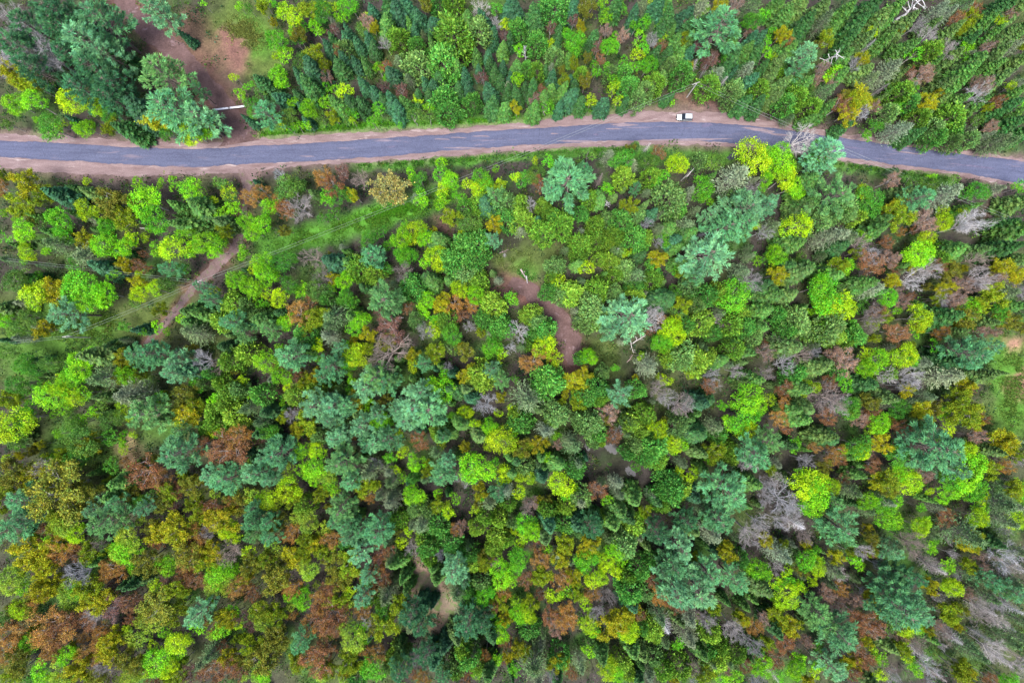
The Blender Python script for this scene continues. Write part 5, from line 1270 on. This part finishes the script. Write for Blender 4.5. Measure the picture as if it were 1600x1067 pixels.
# ------------------------------------------------------------------ gate across the drive
def gate():
    xa, ya, _ = W(337, 174.0); xb, yb, _ = W(384, 168.5)
    L = math.hypot(xb - xa, yb - ya); an = math.atan2(yb - ya, xb - xa)
    root = bpy.data.objects.new('barrier_gate', None); COL.objects.link(root)
    root.location = ((xa + xb) / 2, (ya + yb) / 2, .03); root.rotation_euler = (0, 0, an)
    tag(root, 'white two-leaf barrier gate across the reddish dirt drive', 'gate')
    for s in (-1, 1):
        mb = MB(); box(mb, (s * (L / 2 + .1), 0, .7), (.24, .24, 1.6)); put('post', mb.mesh('post', [M_POLE]), root)
        c = s * (L / 4 + .06); ln = L / 2 - .30
        mb = MB(); box(mb, (c, 0, 1.05), (ln, .52, .14)); arm = put('arm', mb.mesh('arm', [M_GATE]), root)
        arm.modifiers.new('bevel', 'BEVEL').width = .03
        mb = MB(); box(mb, (c, 0, .55), (ln * .96, .12, .14)); put('lower_rail', mb.mesh('lower_rail', [M_GATE]), root)
        for f in (-.42, 0, .42):
            mb = MB(); box(mb, (c + f * ln, 0, .80), (.10, .10, .36)); put('brace', mb.mesh('brace', [M_GATE]), root)
    mb = MB(); box(mb, (0, 0, .55), (.16, .2, 1.15)); put('latch_post', mb.mesh('latch_post', [M_POLE]), root)


gate()

# ------------------------------------------------------------------ utility poles and wires
def utility_pole(px, py, h, along, label, arm=2.4, name='utility_pole', tilt=(0, 0), two=False):
    x, y, _ = W(px, py)
    root = bpy.data.objects.new(name, None); COL.objects.link(root)
    root.location = (x, y, 0); root.rotation_euler = (tilt[0], tilt[1], along)
    tag(root, label, 'utility pole', 'poles of the power line')
    mb = MB(); tubes(mb, [[0, 0, -.6], [0, 0, h * .5]], [[0, 0, h * .5], [0, 0, h]], [.22, .19], [.19, .15], 10)
    box(mb, (0, 0, h + .01), (.2, .2, .04)); put('post', mb.mesh('post', [M_POLE]), root)
    for k in range(2 if two else 1):
        mb = MB(); box(mb, (.19, 0, h - .35 - .9 * k), (.14, arm, .16)); put('crossarm', mb.mesh('crossarm', [M_POLE]), root)
        for s in (-.9, .9):
            mb = MB(); tubes(mb, [[.19, s * arm / 2, h - .27 - .9 * k]], [[.19, s * arm / 2, h - .02 - .9 * k]], .06, .04, 8); put('insulator', mb.mesh('insulator', [M_PORC]), root)
    return Vector((x, y, 0)), h


def wire(name, pts, sag, label, off=(-.34, .34)):
    root = bpy.data.objects.new(name, None); COL.objects.link(root)
    root.location = (pts[0][0], pts[0][1], 0)
    tag(root, label, 'power line', 'overhead power lines')
    a, b = np.array(pts[0], float), np.array(pts[1], float)
    d = unit((b - a)[None])[0]; n = np.array([-d[1], d[0], 0])
    for o in off:
        t = np.linspace(0, 1, 33)[:, None]
        P = a + (b - a) * t + n * o - np.array([0, 0, 1.0]) * sag * 4 * t * (1 - t) - np.array([pts[0][0], pts[0][1], 0])
        mb = MB(); tubes(mb, P[:-1], P[1:], .02, .02, 5)
        put('wire', mb.mesh('wire', [M_WIRE], True), root)


_pA = utility_pole(1073, 152.5, 9.5, math.radians(112), 'weathered pole standing in the gap behind the parked car', two=False)
_pB = utility_pole(338, 446, 10.0, math.radians(112), 'grey pole at the wire junction beside the dirt track')
_pC = utility_pole(142, 527, 10.0, math.radians(100), 'grey pole among low green brush at lower left corridor')
_pX = utility_pole(1064, 282.5, 9.0, math.radians(-40), 'pale pole with crossarm among trees below the road', arm=3.4)
_top = lambda p: (p[0].x, p[0].y, p[1] - .05)
wire('power_line', (_top(_pA), _top(_pB)), 1.6, 'long twin wires crossing the road from pole to wire junction')
wire('power_line', (_top(_pB), _top(_pC)), .7, 'twin wires descending from the wire junction over the brushy corridor')
wire('power_line', (_top(_pB), W(-70, 396, 9.5)), 1.2, 'pale wires running from the wire junction to the left edge', (-.3, .3))
wire('power_line', (_top(_pC), W(-90, 545, 9.5)), .8, 'thin wires leaving the corridor pole toward the left edge', (-.3, .3))
wire('power_line', (_top(_pA), W(1690, 385, 9.5)), 2.0, 'thin wires from the roadside pole down over the right-hand forest', (-.4, .4))

# ------------------------------------------------------------------ fallen wood
def fallen_log(px, py, L, ang, r, label, colr=(.55, .5, .48), branches=3, seed=0, z=.35):
    g = G(500 + seed)
    x, y, _ = W(px, py)
    root = bpy.data.objects.new('fallen_log', None); COL.objects.link(root)
    root.location = (x, y, 0); root.rotation_euler = (0, 0, ang)
    tag(root, label, 'fallen log', 'fallen pale logs')
    mb = MB(); xs = np.linspace(-L / 2, L / 2, 7)
    P = np.stack([xs, .06 * L * np.sin(xs * 1.1 + seed) * .4, np.full(7, z)], 1)
    rr = np.linspace(r, r * .5, 7)
    tubes(mb, P[:-1], P[1:], rr[:-1], rr[1:], 8)
    put('trunk', mb.mesh('trunk', [M_BARK], True), root, colr)
    mb = MB()
    for k in range(branches):
        p = P[2 + k % 4]; d = unit(np.array([[g.uniform(-.3, 1), g.choice([-1, 1]) * g.uniform(.5, 1), g.uniform(.2, .6)]]))[0]
        q = p + d * L * g.uniform(.18, .34)
        tubes(mb, [p], [q], [r * .4], [r * .15], 5)
        d2 = unit((d + g.normal(size=3) * .5)[None])[0]
        tubes(mb, [p + (q - p) * .6], [p + (q - p) * .6 + d2 * L * .14], [r * .22], [r * .08], 4)
    put('branch', mb.mesh('branch', [M_BARK]), root, colr)


fallen_log(817, 427, 2.6, math.radians(-62), .30, 'pinkish grey fallen log lying in the brushy clearing', (.3, .25, .25), 2, 1)
fallen_log(823, 437, 2.2, math.radians(-80), .26, 'short grey stump log below the pinkish log in the clearing', (.27, .26, .28), 1, 2)
fallen_log(998, 530, 4.6, math.radians(35), .16, 'white forked dead branch on bare soil near the path pine', (.45, .43, .42), 5, 3)
fallen_log(987, 542, 4.0, math.radians(-75), .14, 'thin white broken limb lying below the forked dead branch', (.45, .43, .42), 4, 4)
fallen_log(984, 560, 3.0, math.radians(50), .11, 'small pinkish fallen limb at the bottom of the bare soil', (.3, .22, .21), 4, 5)
fallen_log(1096, 263, 2.2, math.radians(32), .13, 'small pale log right of the wooden crosspiece pole', (.42, .41, .39), 1, 6)
fallen_log(243, 361, 4.8, math.radians(-8), .17, 'pale curved fallen trunk under lime trees left of track', (.40, .39, .36), 1, 7, 3.5)
fallen_log(205, 402, 3.6, math.radians(2), .18, 'white T-shaped dead limb lying in the left corridor', (.45, .44, .44), 6, 8, 2.0)
fallen_log(627, 497, 1.8, math.radians(10), .20, 'white stubby log in the dark gap above maroon tree', (.5, .5, .49), 1, 9, 1.0)
fallen_log(787, 393, 3.0, math.radians(25), .12, 'greyish pink heap of twigs at the clearing edge', (.2, .15, .15), 9, 10)

print('UNIQUE TRIS', sum(len(m.polygons) * 2 for m in bpy.data.meshes if m.users))
